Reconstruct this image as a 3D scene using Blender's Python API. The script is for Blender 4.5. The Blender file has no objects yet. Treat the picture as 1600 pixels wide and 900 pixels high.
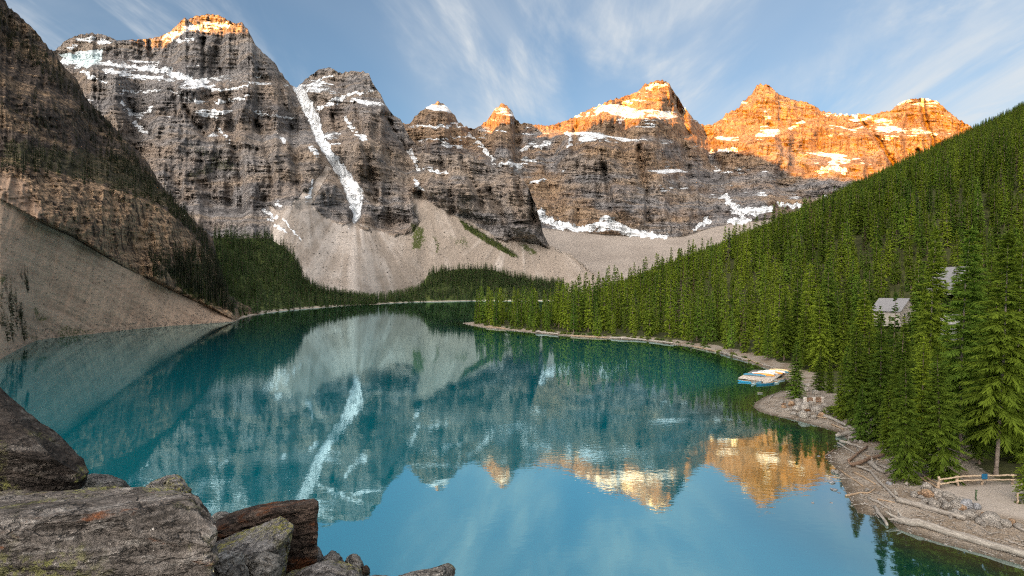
import bpy, bmesh, math, random
import numpy as np
from mathutils import Vector, Matrix

scene = bpy.context.scene
COL = scene.collection
R = math.radians

# ------------------------------------------------------------------ camera
F, HZ, CH = 850.0, 456.0, 20.0            # focal length (px at 1600 wide), horizon row, eye height above the lake (m)
cam_data = bpy.data.cameras.new('camera')
cam_data.sensor_width = 36.0
cam_data.lens = F / 1600.0 * 36.0
cam_data.shift_y = (HZ - 450.0) / 1600.0
cam_data.clip_start = 0.1
cam_data.clip_end = 60000.0
cam = bpy.data.objects.new('camera', cam_data)
cam.location = (0, 0, CH)
cam.rotation_euler = (R(90), 0, 0)
COL.objects.link(cam)
scene.camera = cam

# ------------------------------------------------------------------ sun + sky
SUN_EL = 4.0
SH = np.array([-0.60, -0.80])             # horizontal direction towards the sun (behind and left of the viewer)
world = bpy.data.worlds.new('World'); scene.world = world; world.use_nodes = True
nt = world.node_tree; nt.nodes.clear()
def N(tree, typ, **kw):
    n = tree.nodes.new(typ)
    for k, v in kw.items():
        if k.startswith('in_'):
            key = k[3:]
            key = int(key) if key.isdigit() else key.replace('_', ' ')
            n.inputs[key].default_value = v
        else:
            setattr(n, k, v)
    return n
def L(tree, a, b): tree.links.new(a, b)
def MATH(tree, op, a, b=None, clamp=False):
    n = tree.nodes.new('ShaderNodeMath'); n.operation = op; n.use_clamp = clamp
    for i, v in enumerate((a, b)):
        if v is None: continue
        if isinstance(v, (int, float)): n.inputs[i].default_value = v
        else: tree.links.new(v, n.inputs[i])
    return n.outputs[0]
def MIXC(tree, fac, a, b, blend='MIX'):
    n = tree.nodes.new('ShaderNodeMix'); n.data_type = 'RGBA'; n.blend_type = blend; n.clamp_factor = True
    for s, v in ((n.inputs[0], fac), (n.inputs[6], a), (n.inputs[7], b)):
        if isinstance(v, (int, float)): s.default_value = v
        elif isinstance(v, tuple): s.default_value = v if len(v) == 4 else (*v, 1)
        else: tree.links.new(v, s)
    return n.outputs[2]
def RAMP(tree, fac, lo, hi, a=0.0, b=1.0):
    n = tree.nodes.new('ShaderNodeMapRange'); n.interpolation_type = 'SMOOTHSTEP'
    n.inputs[1].default_value = lo; n.inputs[2].default_value = hi; n.inputs[3].default_value = a; n.inputs[4].default_value = b
    tree.links.new(fac, n.inputs[0]); return n.outputs[0]

sky = N(nt, 'ShaderNodeTexSky', sky_type='NISHITA', sun_disc=False)
sky.sun_elevation = R(SUN_EL)
sky.sun_rotation = math.atan2(SH[0], SH[1])
sky.altitude = 1900; sky.air_density = 1.0; sky.dust_density = 0.6; sky.ozone_density = 2.0
tc = N(nt, 'ShaderNodeTexCoord')
sep = N(nt, 'ShaderNodeSeparateXYZ'); L(nt, tc.outputs['Generated'], sep.inputs[0])
zz = MATH(nt, 'ADD', MATH(nt, 'MAXIMUM', sep.outputs[2], 0.0), 0.10)
cx = MATH(nt, 'DIVIDE', sep.outputs[0], zz); cy = MATH(nt, 'DIVIDE', sep.outputs[1], zz)
cmb = N(nt, 'ShaderNodeCombineXYZ'); L(nt, cx, cmb.inputs[0]); L(nt, cy, cmb.inputs[1])
def cloud_noise(rot, scl, loc, scale, detail, rough, dist):
    m = N(nt, 'ShaderNodeMapping'); L(nt, cmb.outputs[0], m.inputs[0])
    m.inputs['Rotation'].default_value = (0, 0, R(rot)); m.inputs['Scale'].default_value = (*scl, 1); m.inputs['Location'].default_value = (*loc, 0)
    n = N(nt, 'ShaderNodeTexNoise'); L(nt, m.outputs[0], n.inputs['Vector'])
    n.inputs['Scale'].default_value = scale; n.inputs['Detail'].default_value = detail
    n.inputs['Roughness'].default_value = rough; n.inputs['Distortion'].default_value = dist
    return n.outputs[0]
c1 = cloud_noise(-5, (1.0, 0.42), (3.1, 0.4), 1.2, 8, 0.58, 1.0)      # long streaks running away from the viewer
c2 = cloud_noise(-10, (1.0, 0.34), (9.7, 1.3), 0.55, 4, 0.5, 0.4)      # where the veils gather
c3 = cloud_noise(-14, (1.0, 0.30), (1.7, 5.4), 2.6, 7, 0.6, 0.9)
wisp = MATH(nt, 'MULTIPLY', RAMP(nt, c1, 0.40, 0.72), RAMP(nt, c2, 0.34, 0.62))
veil = MATH(nt, 'MULTIPLY', RAMP(nt, c2, 0.42, 0.72), 0.5)
fine = MATH(nt, 'MULTIPLY', MATH(nt, 'MULTIPLY', RAMP(nt, c3, 0.46, 0.75), RAMP(nt, c1, 0.36, 0.6)), 0.75)
cl = MATH(nt, 'ADD', MATH(nt, 'ADD', MATH(nt, 'ADD', MATH(nt, 'MULTIPLY', wisp, 0.85), veil), fine), 0.14, clamp=True)
cl = MATH(nt, 'MULTIPLY', cl, RAMP(nt, sep.outputs[2], 0.02, 0.16, 0.45, 0.85))
hsv = N(nt, 'ShaderNodeHueSaturation', in_Saturation=1.08, in_Value=0.92); L(nt, sky.outputs[0], hsv.inputs['Color'])
# thin cirrus lit from the sun's side: forward scatter boosted and warmed towards the unseen sunrise, as fill for the shaded valley
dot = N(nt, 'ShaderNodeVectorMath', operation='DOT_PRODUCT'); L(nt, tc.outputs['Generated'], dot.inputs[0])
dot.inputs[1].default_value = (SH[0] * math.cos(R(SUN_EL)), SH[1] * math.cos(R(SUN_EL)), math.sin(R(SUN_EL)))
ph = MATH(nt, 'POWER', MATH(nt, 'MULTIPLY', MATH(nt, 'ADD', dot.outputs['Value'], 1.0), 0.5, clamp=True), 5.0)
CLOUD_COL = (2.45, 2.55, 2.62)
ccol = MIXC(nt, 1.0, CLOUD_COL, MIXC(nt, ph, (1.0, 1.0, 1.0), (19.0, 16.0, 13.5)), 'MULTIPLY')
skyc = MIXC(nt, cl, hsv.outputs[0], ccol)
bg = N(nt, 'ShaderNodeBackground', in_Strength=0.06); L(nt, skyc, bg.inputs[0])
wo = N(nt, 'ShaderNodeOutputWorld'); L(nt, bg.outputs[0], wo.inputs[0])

sun_d = bpy.data.lights.new('sun', 'SUN'); sun_d.energy = 5.0; sun_d.angle = R(0.15); sun_d.color = (1.0, 0.345, 0.01)
sun = bpy.data.objects.new('sun', sun_d); COL.objects.link(sun)
sv = Vector((SH[0] * math.cos(R(SUN_EL)), SH[1] * math.cos(R(SUN_EL)), math.sin(R(SUN_EL))))
sun.rotation_euler = sv.to_track_quat('Z', 'Y').to_euler()
sun.location = (0, 0, 300)

vs = scene.view_settings
vs.view_transform = 'Standard'; vs.look = 'None'; vs.gamma = 1.0; vs.exposure = 2.4; vs.use_curve_mapping = False
scene.render.engine = 'CYCLES'
scene.cycles.use_denoising = False
scene.cycles.filter_width = 1.2
scene.cycles.use_adaptive_sampling = False
scene.cycles.max_bounces = 6; scene.cycles.diffuse_bounces = 4; scene.cycles.glossy_bounces = 3; scene.cycles.transmission_bounces = 2
scene.cycles.sample_clamp_indirect = 8.0

# ------------------------------------------------------------------ helpers
def P(px, py, Y): return ((px - 800) / F * Y, Y, CH + (HZ - py) / F * Y)     # the point at depth Y seen at that place
def WY(py): return CH * F / (py - HZ)                                        # depth of the lake surface seen on that row
def WP(px, py): Y = WY(py); return ((px - 800) / F * Y, Y)

_PERM = {}
def _tab(seed):
    if seed not in _PERM:
        r = np.random.RandomState(seed); p = r.permutation(256); a = r.rand(256) * 2 * np.pi
        _PERM[seed] = (np.concatenate([p, p]).astype(np.int32), np.cos(a).astype(np.float32), np.sin(a).astype(np.float32))
    return _PERM[seed]
def noise2(x, y, seed=0):
    p, gx, gy = _tab(seed)
    x = np.asarray(x, np.float32); y = np.asarray(y, np.float32)
    xi = np.floor(x).astype(np.int32); yi = np.floor(y).astype(np.int32)
    fx = x - xi; fy = y - yi
    u = fx * fx * fx * (fx * (fx * 6 - 15) + 10); v = fy * fy * fy * (fy * (fy * 6 - 15) + 10)
    def g(ax, ay, dx, dy):
        h = p[(p[ax & 255] + ay) & 255]
        return gx[h] * dx + gy[h] * dy
    a = g(xi, yi, fx, fy); b = g(xi + 1, yi, fx - 1, fy); c = g(xi, yi + 1, fx, fy - 1); d = g(xi + 1, yi + 1, fx - 1, fy - 1)
    return ((a + (b - a) * u) + ((c + (d - c) * u) - (a + (b - a) * u)) * v) * 1.5
def fbm(x, y, seed=0, octaves=4, gain=0.5, lac=2.03):
    s = 0.0; a = 1.0; t = 0.0
    for o in range(octaves):
        s = s + a * noise2(x * lac ** o + 17.3 * o, y * lac ** o - 9.1 * o, seed + o); t += a; a *= gain
    return s / t
def ridged(x, y, seed=0, octaves=4, gain=0.5, lac=2.03):
    s = 0.0; a = 1.0; t = 0.0
    for o in range(octaves):
        s = s + a * (1 - 2 * np.abs(noise2(x * lac ** o + 31.7 * o, y * lac ** o + 5.3 * o, seed + o))); t += a; a *= gain
    return s / t
def sst(x, a, b):
    t = np.clip((x - a) / (b - a), 0, 1); return t * t * (3 - 2 * t)
def seg_dist(x, y, pts, closed=False):
    pts = np.asarray(pts, float); n = len(pts)
    d = np.full(np.shape(x), 1e18)
    for i in range(n if closed else n - 1):
        ax, ay = pts[i][:2]; bx, by = pts[(i + 1) % n][:2]
        dx, dy = bx - ax, by - ay; l2 = dx * dx + dy * dy + 1e-12
        t = np.clip(((x - ax) * dx + (y - ay) * dy) / l2, 0, 1)
        d = np.minimum(d, (x - ax - t * dx) ** 2 + (y - ay - t * dy) ** 2)
    return np.sqrt(d)
def inside(x, y, pts):
    r = np.zeros(np.shape(x), bool); n = len(pts); j = n - 1
    for i in range(n):
        xi, yi = pts[i][:2]; xj, yj = pts[j][:2]
        if yi != yj:
            r ^= ((yi > y) != (yj > y)) & (x < (xj - xi) * (y - yi) / (yj - yi) + xi)
        j = i
    return r
def sdf(x, y, pts):
    d = seg_dist(x, y, pts, True); return np.where(inside(x, y, pts), d, -d)

def mesh_np(name, co, faces, mat=None, smooth=False, attrs=None):
    """faces: (n,3) or (n,4) int array, or list of such arrays"""
    me = bpy.data.meshes.new(name)
    fl = faces if isinstance(faces, list) else [faces]
    fl = [np.asarray(f, np.int32) for f in fl if len(f)]
    tot = np.concatenate([np.full(len(f), f.shape[1], np.int32) for f in fl])
    idx = np.concatenate([f.ravel() for f in fl])
    me.vertices.add(len(co)); me.vertices.foreach_set('co', np.asarray(co, np.float32).ravel())
    me.loops.add(len(idx)); me.loops.foreach_set('vertex_index', idx)
    st = np.concatenate([[0], np.cumsum(tot)[:-1]]).astype(np.int32)
    me.polygons.add(len(tot)); me.polygons.foreach_set('loop_start', st); me.polygons.foreach_set('loop_total', tot)
    if smooth: me.polygons.foreach_set('use_smooth', np.ones(len(tot), bool))
    for k, v in (attrs or {}).items():
        a = me.attributes.new(k, 'FLOAT', 'POINT'); a.data.foreach_set('value', np.asarray(v, np.float32).ravel())
    me.update(calc_edges=True)
    if mat: me.materials.append(mat)
    return me
def link(name, data, parent=None):
    o = bpy.data.objects.new(name, data); COL.objects.link(o)
    if parent is not None: o.parent = parent
    return o
def tag(o, label=None, cat=None, group=None, kind=None):
    for k, v in (('label', label), ('category', cat), ('group', group), ('kind', kind)):
        if v: o[k] = v
    return o
def empty(name, loc, rz=0.0, s=1.0):
    o = link(name, None); o.location = loc; o.rotation_euler = (0, 0, rz); o.scale = (s, s, s); o.empty_display_size = 0.3
    return o
def grid_faces(nr, nc):
    a = (np.arange(nr - 1)[:, None] * nc + np.arange(nc - 1)[None, :]).ravel()
    return np.stack([a, a + 1, a + nc + 1, a + nc], 1)

# ------------------------------------------------------------------ materials
def new_mat(name):
    m = bpy.data.materials.new(name); m.use_nodes = True
    t = m.node_tree; t.nodes.clear()
    out = t.nodes.new('ShaderNodeOutputMaterial'); b = t.nodes.new('ShaderNodeBsdfPrincipled')
    t.links.new(b.outputs[0], out.inputs[0])
    b.inputs['Roughness'].default_value = 0.9; b.inputs['Specular IOR Level'].default_value = 0.2
    return m, t, b, out
def ATTR(t, name):
    n = t.nodes.new('ShaderNodeAttribute'); n.attribute_name = name; return n.outputs['Fac']
def NOISE(t, vec, scale, detail=4, rough=0.55, dist=0.0):
    n = t.nodes.new('ShaderNodeTexNoise'); n.inputs['Scale'].default_value = scale; n.inputs['Detail'].default_value = detail
    n.inputs['Roughness'].default_value = rough; n.inputs['Distortion'].default_value = dist
    if vec is not None: t.links.new(vec, n.inputs['Vector'])
    return n.outputs[0]
def COORD(t, scl=(1, 1, 1), rot=(0, 0, 0), kind='Object'):
    c = t.nodes.new('ShaderNodeTexCoord'); m = t.nodes.new('ShaderNodeMapping')
    m.inputs['Scale'].default_value = scl; m.inputs['Rotation'].default_value = rot
    t.links.new(c.outputs[kind], m.inputs[0]); return m.outputs[0]
def BUMP(t, b, h, strength, dist):
    n = t.nodes.new('ShaderNodeBump'); n.inputs['Strength'].default_value = strength; n.inputs['Distance'].default_value = dist
    t.links.new(h, n.inputs['Height']); t.links.new(n.outputs[0], b.inputs['Normal']); return n
def plain(name, col, rough=0.8, var=0.25, scale=6.0, spec=0.2):
    m, t, b, _ = new_mat(name)
    n = NOISE(t, COORD(t), scale, 5)
    f = RAMP(t, n, 0.3, 0.7, 1 - var, 1 + var)
    c = t.nodes.new('ShaderNodeVectorMath'); c.operation = 'SCALE'; c.inputs[0].default_value = col; t.links.new(f, c.inputs['Scale'])
    t.links.new(c.outputs[0], b.inputs['Base Color']); b.inputs['Roughness'].default_value = rough; b.inputs['Specular IOR Level'].default_value = spec
    return m
def mountain_mat(name, u, grey, brown, dark, ochre, talus, talus2, streakw=0.36):
    """u: metres per feature; colours of the rock (warm also carries a sunrise tint on the far crests), driven by where each kind of rock, scree, snow and turf lies"""
    m, t, b, _ = new_mat(name)
    fine = NOISE(t, COORD(t), 1.0 / (1.6 * u), 6, 0.62)
    mid = NOISE(t, COORD(t), 1.0 / (14 * u), 5, 0.6)
    big = NOISE(t, COORD(t), 1.0 / (90 * u), 4, 0.55)
    bands = NOISE(t, COORD(t, (0.05, 0.05, 1.0), (R(5), R(-4), 0)), 1.0 / (7 * u), 5, 0.7, 0.15)
    streak = NOISE(t, COORD(t, (1, 1, 0.10)), 1.0 / (7 * u), 5, 0.65, 0.2)
    warm = ATTR(t, 'warm')
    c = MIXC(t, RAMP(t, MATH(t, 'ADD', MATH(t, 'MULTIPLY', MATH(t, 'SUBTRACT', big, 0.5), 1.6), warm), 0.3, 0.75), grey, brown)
    mega = NOISE(t, COORD(t, (0.10, 0.10, 1.0), (R(4), R(-3), 0)), 1.0 / (42 * u), 3, 0.5, 0.2)
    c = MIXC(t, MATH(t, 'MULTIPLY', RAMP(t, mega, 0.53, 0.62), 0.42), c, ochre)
    c = MIXC(t, MATH(t, 'MULTIPLY', RAMP(t, mega, 0.46, 0.38), 0.4), c, tuple(1.5 * x for x in dark))
    c = MIXC(t, MATH(t, 'MULTIPLY', RAMP(t, bands, 0.52, 0.62), 0.45), c, ochre)
    c = MIXC(t, MATH(t, 'MULTIPLY', RAMP(t, bands, 0.47, 0.38), 0.5), c, dark)
    c = MIXC(t, MATH(t, 'MULTIPLY', RAMP(t, streak, 0.55 - 0.06 * (streakw > 0.6), 0.70 - 0.08 * (streakw > 0.6)), streakw), c, dark)
    c = MIXC(t, MATH(t, 'MULTIPLY', RAMP(t, streak, 0.42, 0.30), 0.25), c, tuple(min(1, 1.5 * x) for x in ochre))
    crack = NOISE(t, COORD(t, (1, 1, 0.22), (R(4), R(-6), 0)), 1.0 / (16 * u), 6, 0.6, 0.6)
    ck = MATH(t, 'ABSOLUTE', MATH(t, 'SUBTRACT', crack, 0.5))
    c = MIXC(t, MATH(t, 'MULTIPLY', RAMP(t, ck, 0.016, 0.0), 0.7), c, tuple(0.5 * x for x in dark))
    joint = NOISE(t, COORD(t, (0.12, 0.12, 1.0), (R(4), R(-3), 0)), 1.0 / (11 * u), 5, 0.6, 0.3)
    jk = MATH(t, 'ABSOLUTE', MATH(t, 'SUBTRACT', joint, 0.5))
    c = MIXC(t, MATH(t, 'MULTIPLY', RAMP(t, jk, 0.014, 0.0), 0.45), c, tuple(0.5 * x for x in dark))
    c = MIXC(t, 0.85, c, MIXC(t, mid, (0.72, 0.72, 0.72), (1.28, 1.27, 1.26)), 'MULTIPLY')
    c = MIXC(t, 0.85, c, MIXC(t, RAMP(t, fine, 0.3, 0.7), (0.68, 0.68, 0.68), (1.32, 1.32, 1.32)), 'MULTIPLY')
    tal = ATTR(t, 'talus')
    tc_ = MIXC(t, RAMP(t, MATH(t, 'ADD', MATH(t, 'MULTIPLY', NOISE(t, COORD(t), 1.0 / (40 * u), 5, 0.6), 0.6), MATH(t, 'MULTIPLY', warm, 0.5)), 0.35, 0.75), talus, talus2)
    tc_ = MIXC(t, MATH(t, 'MULTIPLY', RAMP(t, NOISE(t, COORD(t), 1.0 / (1.3 * u), 4, 0.75), 0.42, 0.62), 0.8), tc_, MIXC(t, 1.0, tc_, (0.6, 0.6, 0.6), 'MULTIPLY'))
    c = MIXC(t, RAMP(t, MATH(t, 'ADD', tal, MATH(t, 'MULTIPLY', MATH(t, 'SUBTRACT', mid, 0.5), 0.5)), 0.42, 0.6), c, tc_)
    veg = ATTR(t, 'veg')
    vg = MIXC(t, mid, (0.030, 0.045, 0.012), (0.085, 0.10, 0.028))
    c = MIXC(t, RAMP(t, MATH(t, 'ADD', veg, MATH(t, 'MULTIPLY', MATH(t, 'SUBTRACT', fine, 0.5), 0.9)), 0.42, 0.62), c, vg)
    sn = ATTR(t, 'snow')
    sm = RAMP(t, MATH(t, 'ADD', sn, MATH(t, 'ADD', MATH(t, 'MULTIPLY', MATH(t, 'SUBTRACT', fine, 0.5), 0.55), MATH(t, 'MULTIPLY', MATH(t, 'SUBTRACT', mid, 0.5), 0.5))), 0.46, 0.56)
    ice = ATTR(t, 'ice')
    c = MIXC(t, sm, c, MIXC(t, ice, (0.74, 0.78, 0.82), (0.50, 0.63, 0.66)))
    t.links.new(c, b.inputs['Base Color'])
    h = MATH(t, 'ADD', MATH(t, 'ADD', fine, MATH(t, 'MULTIPLY', bands, 2.2)), MATH(t, 'MULTIPLY', streak, 0.8))
    h = MATH(t, 'MULTIPLY', h, MATH(t, 'SUBTRACT', 1.0, MATH(t, 'MULTIPLY', MATH(t, 'MAXIMUM', tal, sm), 0.8)))
    h = MATH(t, 'ADD', h, MATH(t, 'MULTIPLY', MATH(t, 'MULTIPLY', RAMP(t, ck, 0.03, 0.0), -0.8), MATH(t, 'SUBTRACT', 1.0, tal)))
    BUMP(t, b, h, 1.0, 4.0 * u)
    b.inputs['Specular IOR Level'].default_value = 0.1
    return m
# ------------------------------------------------------------------ mountains
def curve_at(c, px):
    a = np.array(c, float); return np.interp(px, a[:, 0], a[:, 1]), np.interp(px, a[:, 0], a[:, 2])
def zc(lst): return [(px, HZ - (z - CH) * F / Y, Y) for px, z, Y in lst]

class Terrain:
    """One mountain: rows from its foot to its crest (and over the back), columns along it. py/Y hold where each point stands."""
    def __init__(s, px0, px1, step, curves, rows, jag, seed, cliff, y0, win=31):
        s.px = np.arange(px0, px1 + step, step); n = len(s.px)
        PY, YY, T, SEG = [], [], [], []
        cs = [curve_at(c, s.px) for c in curves]
        jg = (1.1 * fbm(s.px / 5.0, s.px * 0 + seed, seed, 4, 0.65) + 2.6 * np.abs(noise2(s.px / 9.0, s.px * 0 + seed, seed + 1)) - 1.0 * noise2(s.px / 23.0, s.px * 0, seed + 2)) * jag
        cs[-1] = (cs[-1][0] + jg, cs[-1][1])
        s.y0 = y0
        def sm(a, w):
            k = np.hanning(w + 2)[1:-1]; return np.convolve(np.pad(a, w // 2, mode='edge'), k / k.sum(), 'valid')
        cs = [(sm(a, win) if i < len(cs) - 1 else a, sm(b, win)) for i, (a, b) in enumerate(cs)]
        for k in range(len(cs) - 1):
            (pa, ya), (pb, yb) = cs[k], cs[k + 1]
            m = rows[k]; t = np.linspace(0, 1, m + 1)[:, None]
            if k < len(cs) - 2: t = t[:-1]
            py = pa + (pb - pa) * t
            if cliff[k] > 0:
                mx = (s.px - 800) / F * y0; mz = (HZ - py) / F * y0
                wv = mz + 0.05 * mx + 40 * fbm(mx / 500 + 0 * mz, mz / 700, seed + 5, 3)
                g = 0.12 + 1.6 * sst(fbm(wv / 95 + 0 * py, mx / 900 + 0 * py, seed + 9, 2), 0.05, 0.45) ** 1 + 1.0 * sst(fbm(wv / 30, mx / 300 + 0 * py, seed + 19, 3), 0.05, 0.4) + 0.8 * sst(fbm(wv / 13, mx / 120 + 0 * py, seed + 29, 2), 0.05, 0.4)
                g = 1 + (g - 1) * cliff[k]
                cu = np.cumsum(g, 0); cu = (cu - cu[:1]) / (cu[-1:] - cu[:1] + 1e-9)
                if k < len(cs) - 2: cu = cu * (m - 1) / m
                s.g = g
            else:
                cu = t; g = np.full_like(py, 0.5)
            PY.append(py); YY.append(ya + (yb - ya) * cu); T.append(k + t + 0 * py); SEG.append(g)
        s.PY = np.concatenate(PY); s.Y = np.concatenate(YY); s.T = np.concatenate(T); s.G = np.concatenate(SEG)
        s.PX = s.px[None, :] + 0 * s.PY
        s.MX = (s.PX - 800) / F * y0; s.MZ = (HZ - s.PY) / F * y0
        s.attr = {k: np.zeros_like(s.PY) for k in ('snow', 'talus', 'veg', 'warm', 'ice')}
        s.seed = seed
    def wob(s, amp, sc, sd=0):
        k = (sc, sd)
        if not hasattr(s, '_w'): s._w = {}
        if k not in s._w: s._w[k] = s._wob(1.0, sc, sd)
        return amp * s._w[k][0], amp * s._w[k][1]
    def _wob(s, amp, sc, sd=0):
        return amp * fbm(s.PX / sc, s.PY / sc, s.seed + 70 + sd, 4), amp * fbm(s.PX / sc + 50, s.PY / sc, s.seed + 80 + sd, 4)
    def poly(s, pts, soft=3.0, amp=5.0, sc=14.0, sd=0):
        wx, wy = s.wob(amp, sc, sd)
        x = s.PX + wx; y = s.PY + wy; p = np.asarray(pts, float)[:, :2]; m = 2 * soft + 2
        box = (x > p[:, 0].min() - m) & (x < p[:, 0].max() + m) & (y > p[:, 1].min() - m) & (y < p[:, 1].max() + m)
        out = np.zeros_like(x); out[box] = np.clip(0.5 + sdf(x[box], y[box], pts) / (2 * soft), 0, 1)
        return out
    def line(s, pts, w, amp=4.0, sc=12.0, sd=0):
        wx, wy = s.wob(amp, sc, sd); x = s.PX + wx; y = s.PY + wy
        pts = np.asarray(pts, float)
        out = np.full(x.shape, 9.0)
        wm = max(w, pts[:, 2].max() if pts.shape[1] > 2 else 0) * 3 + 2
        box = (x > pts[:, 0].min() - wm) & (x < pts[:, 0].max() + wm) & (y > pts[:, 1].min() - wm) & (y < pts[:, 1].max() + wm)
        x = x[box]; y = y[box]; best = np.full(x.shape, 9.0)
        for i in range(len(pts) - 1):
            ax, ay = pts[i][:2]; bx, by = pts[i + 1][:2]
            wa = pts[i][2] if pts.shape[1] > 2 else w; wb = pts[i + 1][2] if pts.shape[1] > 2 else w
            dx, dy = bx - ax, by - ay
            t = np.clip(((x - ax) * dx + (y - ay) * dy) / (dx * dx + dy * dy + 1e-9), 0, 1)
            d = np.sqrt((x - ax - t * dx) ** 2 + (y - ay - t * dy) ** 2) / (wa + (wb - wa) * t)
            best = np.minimum(best, d)
        out[box] = best
        return out
    def build(s, name, mat, back, base_drop=6.0):
        X = (s.PX - 800) / F * s.Y; Z = CH + (HZ - s.PY) / F * s.Y; Y = s.Y
        s.X3, s.Y3, s.Z3 = X, Y, Z
        rows_x, rows_y, rows_z = [X], [Y], [Z]
        zr = Z[-1]; r = np.sqrt(X[-1] ** 2 + Y[-1] ** 2)
        for f in (0.15, 0.4, 0.75, 1.0):                   # the far side falls away behind the crest
            k = 1 + back * f / r
            jit = 25 * fbm(s.px / 20, s.px * 0 + f * 9, s.seed + 3, 3) * f
            rows_x.append((X[-1] * k)[None]); rows_y.append((Y[-1] * k)[None]); rows_z.append((zr - (zr + base_drop) * f ** 0.9 + jit)[None])
        foot = 0.985
        rows_x.insert(0, (X[0] * foot)[None]); rows_y.insert(0, (Y[0] * foot)[None]); rows_z.insert(0, (Z[0] - base_drop)[None])
        VX, VY, VZ = np.concatenate(rows_x), np.concatenate(rows_y), np.concatenate(rows_z)
        co = np.stack([VX, VY, VZ], -1).reshape(-1, 3)
        at = {}
        for k, v in s.attr.items():
            at[k] = np.concatenate([v[:1], v] + [v[-1:]] * 4)
        me = mesh_np(name, co, grid_faces(*VX.shape), mat, False, at)
        return link(name, me)

# ---- the massif across the end of the lake: a broad rock wall, a snow gully and a stepped tower, scree below
sil1 = [(40,100),(85,78),(100,65),(117,55),(143,50),(160,53),(183,63),(200,62),(230,60),(250,57),(262,50),(275,40),(285,31),(289,27),(293,31),(305,24),(325,21),(340,22),(350,27),(368,37),(378,34),(387,45),(397,65),(400,70),(413,83),(430,98),(440,113),(450,127),(457,134),(463,136),(470,129),(480,120),(500,108),(517,104),(528,113),(540,110),(553,110),(560,113),(570,111),(577,115),(582,128),(595,147),(603,165),(615,180),(625,185),(633,200),(640,215),(665,238),(690,243),(715,238),(735,240),(750,250),(767,262),(790,265),(810,272),(825,290),(835,315),(843,340),(848,362),(855,378),(870,388),(890,396),(910,410),(960,458)]
y1 = [(40,2500),(320,2400),(400,2350),(462,2450),(515,2300),(580,2200),(625,2100),(640,2000),(665,1900),(735,1800),(800,1700),(835,1620),(850,1560),(905,1510),(960,1400)]
ya = np.array(y1, float)
top1 = [(x, y, np.interp(x, ya[:, 0], ya[:, 1])) for x, y in sil1]
base1 = zc([(40, -2, 750), (330, -2, 760), (450, -2, 800), (560, -1, 890), (590, -1, 1010), (620, -1, 1110), (660, -1, 1230), (740, -1, 1290), (820, 0, 1330), (960, 0, 1350)])
foot1 = [(40,420,950),(330,400,1000),(400,385,1060),(425,345,1130),(450,322,1180),(480,335,1210),(520,352,1280),(560,352,1310),(600,368,1350),(640,362,1400),(662,310,1500),(690,330,1490),(740,350,1500),(790,374,1510),(850,386,1540),(890,400,1520),(910,414,1500),(960,460,1400)]
A = Terrain(40, 960, 1.5, [base1, foot1, top1], [110, 290], 1.6, 11, [0, 0.95], 2000.0)
wob = fbm(A.MX / 260, A.MZ / 260, 5, 3)
tal = np.maximum(sst(1.02 - A.T, -0.03, 0.03), 0)
rock_low = np.maximum.reduce([A.poly([(490,318),(540,322),(548,345),(535,352),(505,338)], 2), A.poly([(562,330),(600,318),(640,325),(655,345),(645,362),(618,370),(590,356),(570,345)], 2),
    A.poly([(560,352),(575,355),(580,362),(568,360)], 1.5), A.poly([(405,300),(425,340),(420,390),(330,400),(330,300)], 4), A.poly([(735,330),(800,330),(800,370),(790,378),(760,362),(735,345)], 2)])
tal_hi = np.maximum.reduce([A.poly([(417,318),(440,330),(470,330),(480,318),(500,330),(560,360),(620,380),(700,420),(560,470),(470,440),(440,400),(420,355)], 3),
    A.poly([(640,300),(652,295),(672,320),(700,345),(740,360),(790,390),(850,410),(700,430),(640,390),(652,345)], 3),
    A.line([(512,265,5),(497,288,6),(484,310,8),(470,322,14)], 1) < 1, A.line([(548,285,6),(590,320,4)], 1) < 1,
    A.line([(480,300,4),(470,320,8)], 1) < 1])
A.attr['talus'] = np.maximum(np.clip(np.maximum(tal, tal_hi) - rock_low, 0, 1), sst(A.PX, 850, 860))
rk = 1 - A.attr['talus']
rk_s = rk.copy()
for _ in range(6):                                            # soften where rock meets scree
    rk_s[1:-1, 1:-1] = (rk_s[1:-1, 1:-1] + rk_s[:-2, 1:-1] + rk_s[2:, 1:-1] + rk_s[1:-1, :-2] + rk_s[1:-1, 2:]) / 5
def rock_relief(T, k=1.0, sd=0):
    wx = 60 * fbm(T.MX / 300, T.MZ / 300, T.seed + 30, 3)
    d = -120 * k * ridged((T.MX + wx) / 420, T.MZ / 1100, T.seed + 40 + sd, 3)
    d += -64 * k * ridged((T.MX + wx * 0.6) / 130, T.MZ / 420, T.seed + 44, 3)
    d += -20 * k * ridged((T.MX + wx * 0.3) / 50, T.MZ / 130, T.seed + 48, 3)
    d += -10 * k * ridged(T.MX / 20, T.MZ / 45, T.seed + 52, 2)
    zz_ = T.MZ + 0.05 * T.MX + 60 * fbm(T.MX / 420, T.MZ / 130, T.seed + 57, 3)
    st_ = zz_ / 34.0; fr_ = st_ - np.floor(st_)
    d += 20 * k * (sst(fr_, 0.0, 0.3) - fr_) * sst(fbm(T.MX / 190, T.MZ / 70, T.seed + 59, 3), -0.2, 0.4)
    d += 15 * k * fbm(T.MX / 80, zz_ / 10, T.seed + 56, 3)
    d += 7 * k * fbm(T.MX / 11, T.MZ / 11, T.seed + 60, 2)
    return d
up = sst(A.T, 1.0, 1.25)
coul = [(465,138,10),(480,165,13),(492,190,12),(500,215,10),(512,238,9),(530,262,11),(545,285,13),(554,303,19),(557,325,11),(556,345,6)]
flat = 1 - 0.85 * np.exp(-A.line(coul, 1, 3, 20) ** 2)
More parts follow.
